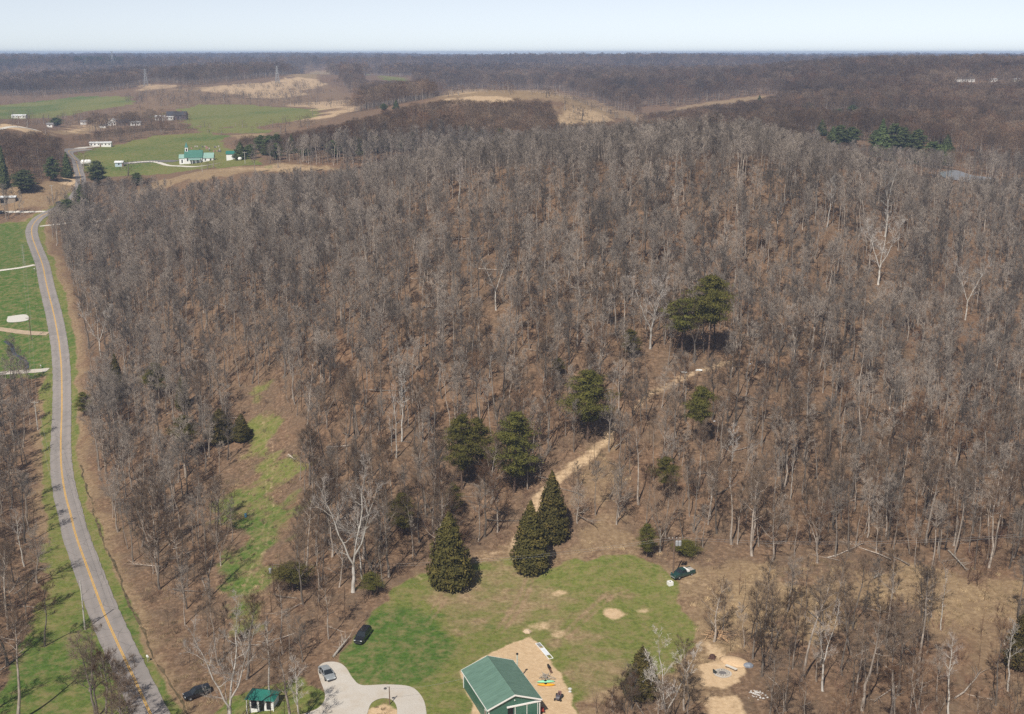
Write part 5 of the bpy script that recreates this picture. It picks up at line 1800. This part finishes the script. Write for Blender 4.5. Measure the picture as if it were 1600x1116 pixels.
# fire pit
p0 = at(1129, 1052)
fp = empty("fire_pit", p0, 0, "round stone fire pit ring on the sand", "fire pit")
for k in range(14):
    a = 2 * math.pi * k / 14
    MB().lathe([(.2, 0), (.24, .1), (.2, .28), (.12, .33)], 6, (1.0 * math.cos(a), 1.0 * math.sin(a), 0)).build("stone", STONE, fp)
MB().lathe([(.85, .01), (.6, .08), (.1, .10)], 14).build("ash", simple("ash", (.16, .15, .15), .95), fp)
MB().lathe([(1.6, .015), (1.1, .05)], 18).build("gravel_apron", gv.m, fp)
q0, q1 = at(1134, 1042), at(1151, 1049.5)
bn = empty("log_bench", (q0 + q1) / 2, math.atan2(q1.y - q0.y, q1.x - q0.x), "pale split-log bench beside the fire pit", "bench")
Lb = (q1 - q0).length / 2
MB().box(-Lb, Lb, -.26, .26, .36, .46).build("seat", simple("pale_plank", (.62, .58, .52), .8), bn)
for x in (-Lb * .8, Lb * .7):
    MB().box(x - .15, x + .15, -.2, .2, -.1, .357).build("leg", WOODP, bn)
cp = at(1117, 1053)
ch = empty("camp_chair", cp, 2.2, "small dark folding chair left of the fire pit", "chair")
MB().box(-.28, .28, -.28, .28, .40, .45).build("seat", simple("dark_canvas", (.04, .05, .05), .9), ch)
MB().box(-.28, .28, .24, .29, .46, .95).build("backrest", simple("dark_canvas", (.04, .05, .05), .9), ch)
for x in (-.25, .25):
    for y in (-.25, .25):
        MB().tube([(x, y, -.02), (x * .9, y * .9, .40)], .02, 4).build("leg", STEEL, ch)
p0 = at(1113, 1028)
kt = empty("brush_stump", p0, 0, "dark reddish tree stump above the fire pit", "stump")
MB().lathe([(.75, -.1), (.55, .15), (.48, .55), (.42, .58)], 10).build("trunk", simple("dark_stump", (.09, .05, .04), .95, var=.4), kt)
for a in (0.4, 2.0, 3.5, 5.0):
    MB().tube([(.4 * math.cos(a), .4 * math.sin(a), .2), (1.0 * math.cos(a), 1.0 * math.sin(a), -.05)], [.2, .06], 5).build("root", simple("dark_stump", (.09, .05, .04), .95, var=.4), kt)
p0 = at(1148, 1034)
sp = MB(); sp.lathe([(2.4, -.1), (1.9, .25), (1.1, .6), (.3, .75)], 14); so_ = sp.build("sand_pile", simple("sand", (.56, .40, .25), .95, var=.15), None, p0, True); so_.scale = (1.25, .8, .8); so_.rotation_euler = (0, 0, -.5)
tag(so_, "mound of orange sand behind the fire pit", "sand pile")
p0 = at(1169, 1041)
gt = MB(); gt.lathe([(.9, 0), (.85, .35), (.55, .65), (.15, .75)], 9); o = gt.build("tarp_heap", simple("grey_tarp", (.20, .22, .26), .5, var=.3), None, p0); o.scale = (1.1, .8, .8)
tag(o, "grey tarp-covered heap at the right side of the fire pit clearing", "tarp")
# white box on the lawn
p0 = at(1047, 914)
bx = empty("utility_box", p0, .35, "white square utility box on the lawn beside the pickup", "box")
MB().box(-.5, .5, -.5, .5, -.05, .75).build("cabinet", WHITEP, bx)
MB().lathe([(.16, .753), (.16, .80), (.1, .82)], 10).build("fan_cap", DARK, bx)
tag(MB().lathe([(.28, 0), (.30, .3), (.30, .6), (.28, .88)], 12).build("barrel", simple("blue_plastic", (.10, .28, .45), .4), None, at(384, 808)), "blue barrel in the grassy clearing", "barrel")
def tarp(label, c, wx, wy, rz):
    rng = np.random.RandomState(int(c[0]))
    p = at(*c)
    m = MB()
    n = 6
    vs = [((i / (n - 1) - .5) * wx, (j / (n - 1) - .5) * wy, .12 + .10 * rng.rand()) for i in range(n) for j in range(n)]
    fs = [(i * n + j, (i + 1) * n + j, (i + 1) * n + j + 1, i * n + j + 1) for i in range(n - 1) for j in range(n - 1)]
    k = n * n
    m.add(vs + [(x, y, z - .1) for x, y, z in vs], fs + [tuple(q + k for q in f)[::-1] for f in fs] +
          [(i * n, i * n + k, (i + 1) * n + k, (i + 1) * n) for i in range(n - 1)] + [((i + 1) * n + n - 1, (i + 1) * n + n - 1 + k, i * n + n - 1 + k, i * n + n - 1) for i in range(n - 1)])
    o = m.build("white_tarp", WHITEP, None, p)
    o.rotation_euler = (0, 0, rz)
    tag(o, label, "tarp", "white tarps on the upper trail")
tarp("white sheet on the upper dirt trail, the left of two", (1068, 582), 1.5, 1.6, .3)
tarp("white sheet on the upper dirt trail, the right of two", (1092, 579), 1.8, 1.2, -.2)

# ---- poles
POLEW = simple("pole_wood", (.17, .115, .085), .9, var=.25)
POLEG = simple("pole_wood_grey", (.46, .44, .41), .9, var=.2)
def pole(label, bx_, ty, grey=True, arm=False, can=None, lamp=False, rad=.15, group="utility poles", az=0.0):
    p = at(*bx_)
    rx, ry, rz_ = ray(bx_[0], ty)
    kk = math.hypot(p.x, p.y) / math.hypot(rx, ry)
    h = CAMZ + rz_ * kk - p.z
    r = empty("utility_pole" if not lamp else "lamp_post", p, az, label, "pole", group)
    mat = POLEG if grey else POLEW
    MB().tube([(0, 0, -.3), (0, 0, h * .5), (0, 0, h)], [rad * 1.15, rad, rad * .8], 8).build("shaft", mat, r)
    if arm:
        MB().box(-1.2, 1.2, -.2, -.07, h - .55, h - .40).build("crossarm", GREYW if grey else POLEW, r)
        ins = MB()
        for x in (-1.1, -.4, .4, 1.1):
            ins.lathe([(.05, 0), (.08, .06), (.04, .2)], 6, (x, -.135, h - .40))
        ins.build("insulators", simple("ceramic", (.62, .62, .60), .3), r)
    if can:
        for q, x in enumerate(can):
            MB().lathe([(.05, -.05), (.30, 0), (.32, .1), (.32, .95), (.28, 1.02), (.1, 1.12)], 10, (x, -.25, h - 1.9)).build("transformer", simple("transformer_grey", (.33, .34, .36), .4), r)
    if lamp:
        MB().tube([(0, 0, h - .1), (-.3, -.3, h + .12), (-.55, -.55, h + .1)], .04, 5).build("lamp_arm", STEEL, r)
        MB().lathe([(.24, 0), (.28, .06), (.12, .22), (.05, .25)], 10, (-.6, -.6, h - .05)).build("lamp_head", lamp, r)
    return r, p, h
LH = simple("lamp_shell", (.05, .05, .05), .5)
LHW = simple("lamp_shell_white", (.80, .80, .80), .4)
pp = []
pp.append(pole("tall pale utility pole beside the road at lower left, casting a shadow on it", (133, 984), 906))
pp.append(pole("short dark lamp post on the island of the gravel drive", (609, 1101), 1073, False, lamp=LH, rad=.09, group="lamp posts"))
pp.append(pole("dark pole with a white transformer beside the grassy track", (428, 926), 881, False, can=(-.45,), rad=.14))
pp.append(pole("reddish utility pole with transformers beside the pickup", (1051.5, 904), 838, False, True, can=(.5, 1.1), rad=.17))
pp.append(pole("dark utility pole on the lawn left of the road", (49, 531), 495, False, True))
pp.append(pole("pole with a white crossarm in the wood left of the road", (59, 672), 626, True, True))
pp.append(pole("grey utility pole with a crossarm beyond the far road bend", (83, 317), 289, True, True))
pp.append(pole("thin grey pole on the lawn left of the far bend", (38, 414), 382, True, rad=.10))
pp.append(pole("slim pole with a white lamp head in the wood right of the trail", (1117, 705), 657, False, lamp=LHW, rad=.09, group="lamp posts"))
pp.append(pole("slim pole with a white lamp head above the end of the trail", (1173, 605), 568, False, lamp=LHW, rad=.09, group="lamp posts"))
pp.append(pole("grey utility pole right of the church near the wood edge", (383, 256), 237, True, True))
pp.append(pole("short white pole in front of the church", (316, 269), 256, True, rad=.12))
def wire(label, pts, sag=.9, rad=.018, lo=.45):
    m = MB()
    for off in (-.6, .6):
        for (a, b) in zip(pts[:-1], pts[1:]):
            q = []
            dx, dy = b[0] - a[0], b[1] - a[1]
            L_ = math.hypot(dx, dy) or 1
            for t in np.linspace(0, 1, 13):
                q.append((a[0] + dx * t - dy / L_ * off * .9, a[1] + dy * t + dx / L_ * off * .9, a[2] + (b[2] - a[2]) * t - sag * 4 * t * (1 - t)))
            m.tube(q, rad, 3, False)
    tag(m.build("power_line", simple("wire", (.30, .30, .30), .5), None), label, "wire", "power lines")
top = lambda k: (pp[k][1].x, pp[k][1].y, pp[k][1].z + pp[k][2] - .4)
q = at(1700, 905)
wire("pair of power lines crossing above the lawn from track pole to pickup pole", [top(2), top(3), (q.x, q.y, q.z + 11)], 2.0)
wire("power line running along the left side of the road", [top(0), top(5), top(4), top(7), top(6)], 1.5)
m_ = MB()
e0, e1 = top(1), by_barn(-w, l - 2)
m_.tube([(e0[0] + (e1[0] - e0[0]) * t, e0[1] + (e1[1] - e0[1]) * t, e0[2] + (e1[2] + 3.1 - e0[2]) * t - .5 * 4 * t * (1 - t)) for t in np.linspace(0, 1, 12)], .015, 3, False)
tag(m_.build("power_line", simple("wire", (.30, .30, .30), .5), None), "thin wire from the lamp post to the barn", "wire", "power lines")

# ---- mailboxes and fallen wood
for c, lab in (((231, 1034), "white mailbox on the right roadside near the bottom"), ((64, 576), "mailbox at the mouth of the tan driveway left of the road"), ((54, 424), "mailbox at the mouth of the pale driveway left of the road")):
    r = empty("mailbox", at(*c), .6, lab, "mailbox", "mailboxes")
    MB().box(-.06, .06, -.06, .06, -.1, 1.0).build("post", GREYW, r)
    MB().prism([(-.16, 1.003), (.16, 1.003), (.16, 1.2), (.08, 1.3), (-.08, 1.3), (-.16, 1.2)], -.3, .3, 'y').build("box", WHITEP, r)
def fallen(label, a, b, rad, mat, seed):
    rng = np.random.RandomState(seed)
    p, q = at(*a), at(*b)
    r = empty("fallen_tree", p, 0, label, "fallen tree", "fallen trees")
    d = q - p
    MB().tube([Vector((0, 0, .25)), d * .4 + Vector((0, 0, .5)), d * .75 + Vector((0, 0, .6)), d + Vector((0, 0, .7))], [rad, rad * .85, rad * .5, rad * .2], 7).build("trunk", mat, r)
    br = MB()
    for k in range(12):
        t = .4 + .6 * rng.rand()
        s = d * t + Vector((0, 0, .5))
        e = d.normalized() * 1.2 + Vector((rng.normal(), rng.normal(), abs(rng.normal()) * .8)) * 1.1
        br.tube([s, s + e * .6, s + e], [.05, .03, .012], 4)
    br.build("branches", mat, r)
fallen("pale fallen tree lying between the silver car and the black SUV", (521, 1028), (546, 1000), .22, GREYW, 1)
fallen("short pale log at the right of the grassy clearing", (451, 712), (458, 720), .25, WHITEP if False else simple("pale_log", (.55, .48, .40), .9), 2)
fallen("bleached fallen trunk on the straw slope at right", (1365, 905), (1376, 902), .2, GREYW, 3)
fallen("long grey fallen tree at the top of the straw slope", (1482, 862), (1510, 895), .18, GREYW, 4)
fallen("fallen white trunk on the upper slope left of centre", (715, 700), (700, 690), .18, GREYW, 5)

# ---- houses and barns in the valley
def house(name, label, c, W_, D_, H_, rise_, wall, roofm, rz=0.0, wins=3, group=None, cat="house", chimney=False, ridge='x', door=True, ov=.4):
    p = at(*c)
    r = empty(name, p, rz, label, cat, group)
    if ridge == 'x':
        MB().prism([(-D_ / 2, -1.2), (D_ / 2, -1.2), (D_ / 2, H_), (0, H_ + rise_), (-D_ / 2, H_)], -W_ / 2, W_ / 2, 'x').build("wall", wall, r)
        rf = MB()
        for s in (-1, 1):
            rf.prism([(0, H_ + rise_ + .02), (s * (D_ / 2 + ov), H_ - rise_ * ov / (D_ / 2) + .02), (s * (D_ / 2 + ov), H_ - rise_ * ov / (D_ / 2) + .2), (0, H_ + rise_ + .2)], -W_ / 2 - ov, W_ / 2 + ov, 'x')
    else:
        MB().prism([(-W_ / 2, -1.2), (W_ / 2, -1.2), (W_ / 2, H_), (0, H_ + rise_), (-W_ / 2, H_)], -D_ / 2, D_ / 2, 'y').build("wall", wall, r)
        rf = MB()
        for s in (-1, 1):
            rf.prism([(0, H_ + rise_ + .02), (s * (W_ / 2 + ov), H_ - rise_ * ov / (W_ / 2) + .02), (s * (W_ / 2 + ov), H_ - rise_ * ov / (W_ / 2) + .2), (0, H_ + rise_ + .2)], -D_ / 2 - ov, D_ / 2 + ov, 'y')
    rfo = rf.build("roof", roofm, r)
    if chimney:
        MB().box(W_ * .2, W_ * .2 + .8, -.4, .4, H_ + rise_ * .6, H_ + rise_ + 1.1).build("chimney", simple("brick", (.28, .13, .09), .9), rfo)
    for k in range(wins):
        x = -W_ / 2 + W_ * (k + .5) / wins
        MB().box(x - .45, x + .45, -D_ / 2 - .03, -D_ / 2 - .004, H_ * .42, H_ * .74).build("window", GLASS, r)
    if door:
        x = -W_ / 2 + W_ * (.5 + .5 / max(wins, 1) if wins % 2 else .5)
        MB().box(x - .5, x + .5, -D_ / 2 - .04, -D_ / 2 - .004, -.1, 2.1).build("door", simple("door_paint", (.20, .12, .08), .6), r)
    return r
SHING = simple("grey_shingles", (.20, .19, .19), .9)
DSH = simple("dark_shingles", (.055, .055, .065), .9)
PALER = simple("pale_metal_roof", (.74, .76, .78), .4, .4)
TANW = simple("tan_boards", (.30, .25, .20), .85)
WH_ = WHITEP
fr0 = house("farm_shed", "tan open-fronted farm shed with a white metal roof at left", (14, 316), 8.0, 5.5, 2.9, .5, TANW, PALER, .2, 0, cat="shed", door=False)
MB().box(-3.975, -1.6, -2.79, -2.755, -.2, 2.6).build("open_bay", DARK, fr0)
house("mobile_home", "long low white mobile home at the edge of the church field", (158, 229), 15.5, 4.5, 2.9, .5, WH_, PALER, .10, 6)
house("white_house", "white house with a pale pyramid-like roof among the far trees", (177, 196), 9, 8, 3, 3.0, WH_, simple("light_roof", (.62, .62, .62), .7), .1, 2, "far houses", ridge='y')
house("dark_house", "low dark-roofed house right of the pale pyramid roof", (196, 196), 14, 8, 2.8, 2.2, simple("brown_siding", (.14, .11, .10), .8), DSH, .05, 3, "far houses")
house("white_garage", "small white garage right of the low dark house", (213, 196), 9, 6, 2.6, 1.0, WH_, PALER, .1, 2, "far houses")
house("white_house", "long white house beside the big dark roof on the green field", (258, 188), 17, 7, 3.2, 1.2, WH_, PALER, .05, 5, "far houses")
house("dark_house", "big dark hip-roofed house beside the long white one", (277, 187), 18, 10, 4.2, 3.2, simple("dark_siding", (.10, .09, .12), .8), DSH, .05, 4, "far houses", chimney=True)
house("white_shed", "small white shed beside the round dark trees", (132, 195), 6, 5, 2.8, 1, WH_, SHING, .1, 1, "far sheds", cat="shed")
house("white_shed", "small white shed left of the big round dark tree", (79, 199), 5, 4, 2.6, 1, WH_, SHING, .1, 1, "far sheds", cat="shed")
house("white_shed", "tiny white shed at the end of the tan field", (162, 200), 6, 3.5, 2.4, .8, WH_, SHING, .1, 1, "far sheds", cat="shed")
house("white_house", "long pale house below the far green meadow at left", (31, 185), 14, 6, 2.8, .9, WH_, PALER, 0, 4, "far houses")
house("blue_shed", "small pale blue shed on the lane to the church", (187, 260), 5, 4, 2.6, .8, simple("pale_blue", (.45, .55, .62), .7), PALER, .1, 1, cat="shed")
house("white_house", "long white ranch house on the far right ridge", (1507, 128), 19, 8, 3.4, 1.2, WH_, SHING, -.05, 5, "ridge houses")
house("white_shed", "small white shed right of the ridge house", (1551, 128), 8, 5, 2.8, .9, WH_, PALER, 0, 2, "ridge houses", cat="shed")
house("white_shed", "pale shed at the right end of the ridge", (1588, 128), 9, 5, 2.8, .9, simple("cream", (.62, .58, .48), .7), PALER, 0, 2, "ridge houses", cat="shed")
p0 = at(135, 259)
tk = empty("storage_tank", p0, .35, "white round-ended tank lying in the grass near the road end", "tank")
bd = MB(); loft(bd, [[(x, rr_ * math.cos(a), 2.2 + rr_ * math.sin(a)) for a in np.linspace(0, 2 * math.pi, 14, endpoint=False)] for x, rr_ in ((-3.4, .5), (-3.1, 1.3), (-2.4, 1.75), (2.4, 1.75), (3.1, 1.3), (3.4, .5))]); bd.build("shell", WHITEP, tk, smooth=True)
for x in (-1.8, 1.8):
    MB().box(x - .25, x + .25, -1.2, 1.2, -.4, .9).build("saddle", STONE, tk)

# ---- the church
cp0 = at(306, 254)
cr = empty("church", cp0, .14, "white country church with a green roof, steeple and side porch", "church")
cr.scale = (.88, .88, .88)
CG, CG2 = ribbed("church_roof", (.05, .175, .135), 0, .5), ribbed("annex_roof", (.25, .40, .35), 0, .5)
WW = simple("church_white", (.82, .82, .82), .6, var=.03)
def gab(x0, x1, D_, y0, H_, rise_, nm, wm, rm_, ov=.4):
    MB().prism([(y0 - D_ / 2, -1.5), (y0 + D_ / 2, -1.5), (y0 + D_ / 2, H_), (y0, H_ + rise_), (y0 - D_ / 2, H_)], x0, x1, 'x').build(nm, wm, cr)
    rf = MB()
    for s in (-1, 1):
        e = rise_ * ov / (D_ / 2)
        rf.prism([(y0, H_ + rise_ + .03), (y0 + s * (D_ / 2 + ov), H_ - e + .03), (y0 + s * (D_ / 2 + ov), H_ - e + .25), (y0, H_ + rise_ + .25)], x0 - ov, x1 + ov, 'x')
    return rf.build("roof", rm_, cr)
gab(-7.2, 5.2, 9.5, 0, 4.2, 4.6, "nave_wall", WW, CG)
gab(5.62, 13.2, 8.5, 0, 3.6, 3.2, "annex_wall", WW, CG2, .3)
gab(-11.4, -7.62, 5.0, 0, 3.4, 2.4, "vestibule_wall", WW, CG2, .3)
st_ = MB().box(-7.0, -5.0, -1.0, 1.0, 6.8, 11.0).build("steeple_tower", WW, cr)
MB().add([(-7.2, -1.2, 11), (-4.8, -1.2, 11), (-4.8, 1.2, 11), (-7.2, 1.2, 11), (-6, 0, 15.2)], [(0, 1, 4), (1, 2, 4), (2, 3, 4), (3, 0, 4), (3, 2, 1, 0)]).build("spire", simple("spire_green", (.06, .20, .18), .5), st_)
for s in (-1,):
    MB().box(-6.5, -5.5, -1.03, -1.004, 8.3, 10.2).build("belfry_louver", DARK, st_)
for x in (-5.2, -1.8, 1.6):
    MB().box(x - .5, x + .5, -4.79, -4.755, 1.3, 3.3).build("window", GLASS, cr)
for x in (7.4, 11.2):
    MB().box(x - .5, x + .5, -4.29, -4.255, 1.5, 3.0).build("window", GLASS, cr)
MB().box(-9.9, -8.9, -2.53, -2.504, 0, 2.3).build("door", GLASS, cr)
pr_ = MB().prism([(-9.6, 2.55), (-4.8, 3.3), (-4.8, 3.45), (-9.6, 2.7)], -4.2, 4.4, 'x').build("porch_roof", CG2, cr)
for x in (-4, -1.3, 1.3, 4.2):
    MB().box(x - .12, x + .12, -9.4, -9.16, -1.2, 2.56).build("porch_post", WW, cr)
house("white_shed", "small white shed with a green roof right of the church", (365, 249), 8, 5, 3.6, 1.4, WW, simple("shed_green", (.03, .16, .13), .5), .1, 0, cat="shed", door=False)
tag(MB().lathe([(.3, 0), (1.1, .5), (1.3, 1.2), (.9, 1.9), (.2, 2.1)], 12).build("gas_tank", WHITEP, None, at(375, 251)), "small round white tank right of the church shed", "tank")
rg = random.Random(4)
for j in range(22):
    c = at(296 + rg.random() * 52, 229 + rg.random() * 10)
    o = MB().prism([(-.5, -.2), (.5, -.2), (.5, .8), (.3, 1.1), (-.3, 1.1), (-.5, .8)], -.15, .15, 'y').build("gravestone", simple(("stone", "dark_granite", "rose_granite")[j % 3], ((.55, .54, .52), (.10, .10, .11), (.35, .20, .17))[j % 3], .6), None, c)
    tag(o, ("grey gravestone in the churchyard behind the church", "dark gravestone in the churchyard behind the church", "reddish gravestone in the churchyard behind the church")[j % 3], "gravestone", ("grey gravestones", "dark gravestones", "reddish gravestones")[j % 3])

# ---- pylons
def pylon(label, c, ty, th=.22, arms=3, group="transmission towers", name="transmission_tower"):
    p = at(*c)
    rx, ry, rz_ = ray(c[0], ty)
    kk = math.hypot(p.x, p.y) / math.hypot(rx, ry)
    h = CAMZ + rz_ * kk - p.z
    r = empty(name, p, .5, label, "tower", group)
    b = h * .10
    legs, br = MB(), MB()
    wd_ = lambda t: b * (1 - t) ** 1.2 + .5
    cs = [(-1, -1), (1, -1), (1, 1), (-1, 1)]
    for sx, sy in cs:
        legs.tube([(sx * wd_(t), sy * wd_(t), t * h - (1 if t == 0 else 0)) for t in (0, .3, .6, .8, 1)], th, 4)
    legs.build("legs", STEEL, r)
    n = 8
    for k in range(n):
        t0, t1 = k / n, (k + 1) / n
        for i in range(4):
            a, b_ = cs[i], cs[(i + 1) % 4]
            br.tube([(a[0] * wd_(t0), a[1] * wd_(t0), t0 * h), (b_[0] * wd_(t1), b_[1] * wd_(t1), t1 * h)], th * .6, 3)
            br.tube([(b_[0] * wd_(t0), b_[1] * wd_(t0), t0 * h), (a[0] * wd_(t1), a[1] * wd_(t1), t1 * h)], th * .6, 3)
    br.build("lattice", STEEL, r)
    for k in range(arms):
        z = h * (.98 - .13 * k)
        MB().tube([(-h * .13, 0, z), (0, 0, z + .5), (h * .13, 0, z)], th * .9, 4).build("crossarm", STEEL, r)
pylon("lattice power tower on the brown hill at left", (228, 134), 108)
pylon("lattice power tower on the brown hills left of centre", (433.5, 130), 103)
pylon("slim lattice power tower behind the bald hill's left wood", (689, 125), 110, .18)
pylon("thin lattice power tower on the far ridge right of centre", (1082, 108), 95, .2)
pylon("thin lattice power tower in front of the right skyline", (1373, 106), 90, .2)
pylon("lookout tower rising over the pines on the upper left skyline", (176, 101), 80.5, .5, 1, "far towers", "lookout_tower")
# ------------------------------------------------------------------ the air
hz = bpy.data.materials.new("haze_air")
hz.use_nodes = True
ht = hz.node_tree
ht.nodes.clear()
ho = ht.nodes.new("ShaderNodeOutputMaterial")
hv = ht.nodes.new("ShaderNodeVolumePrincipled")
hv.inputs['Color'].default_value = (.46, .64, 1.0, 1)
hv.inputs['Density'].default_value = 0.00015
hv.inputs['Anisotropy'].default_value = 0.0
ht.links.new(hv.outputs[0], ho.inputs['Volume'])
zlo = float(GZ.min()) - 1
hb = MB().box(-10200, 10200, -10200, 10200, zlo, max(112.0, float(GZ.max()) + 26)).build("haze", hz)
tag(hb, kind="stuff")
print("haze top", max(112.0, float(GZ.max()) + 26), zlo)
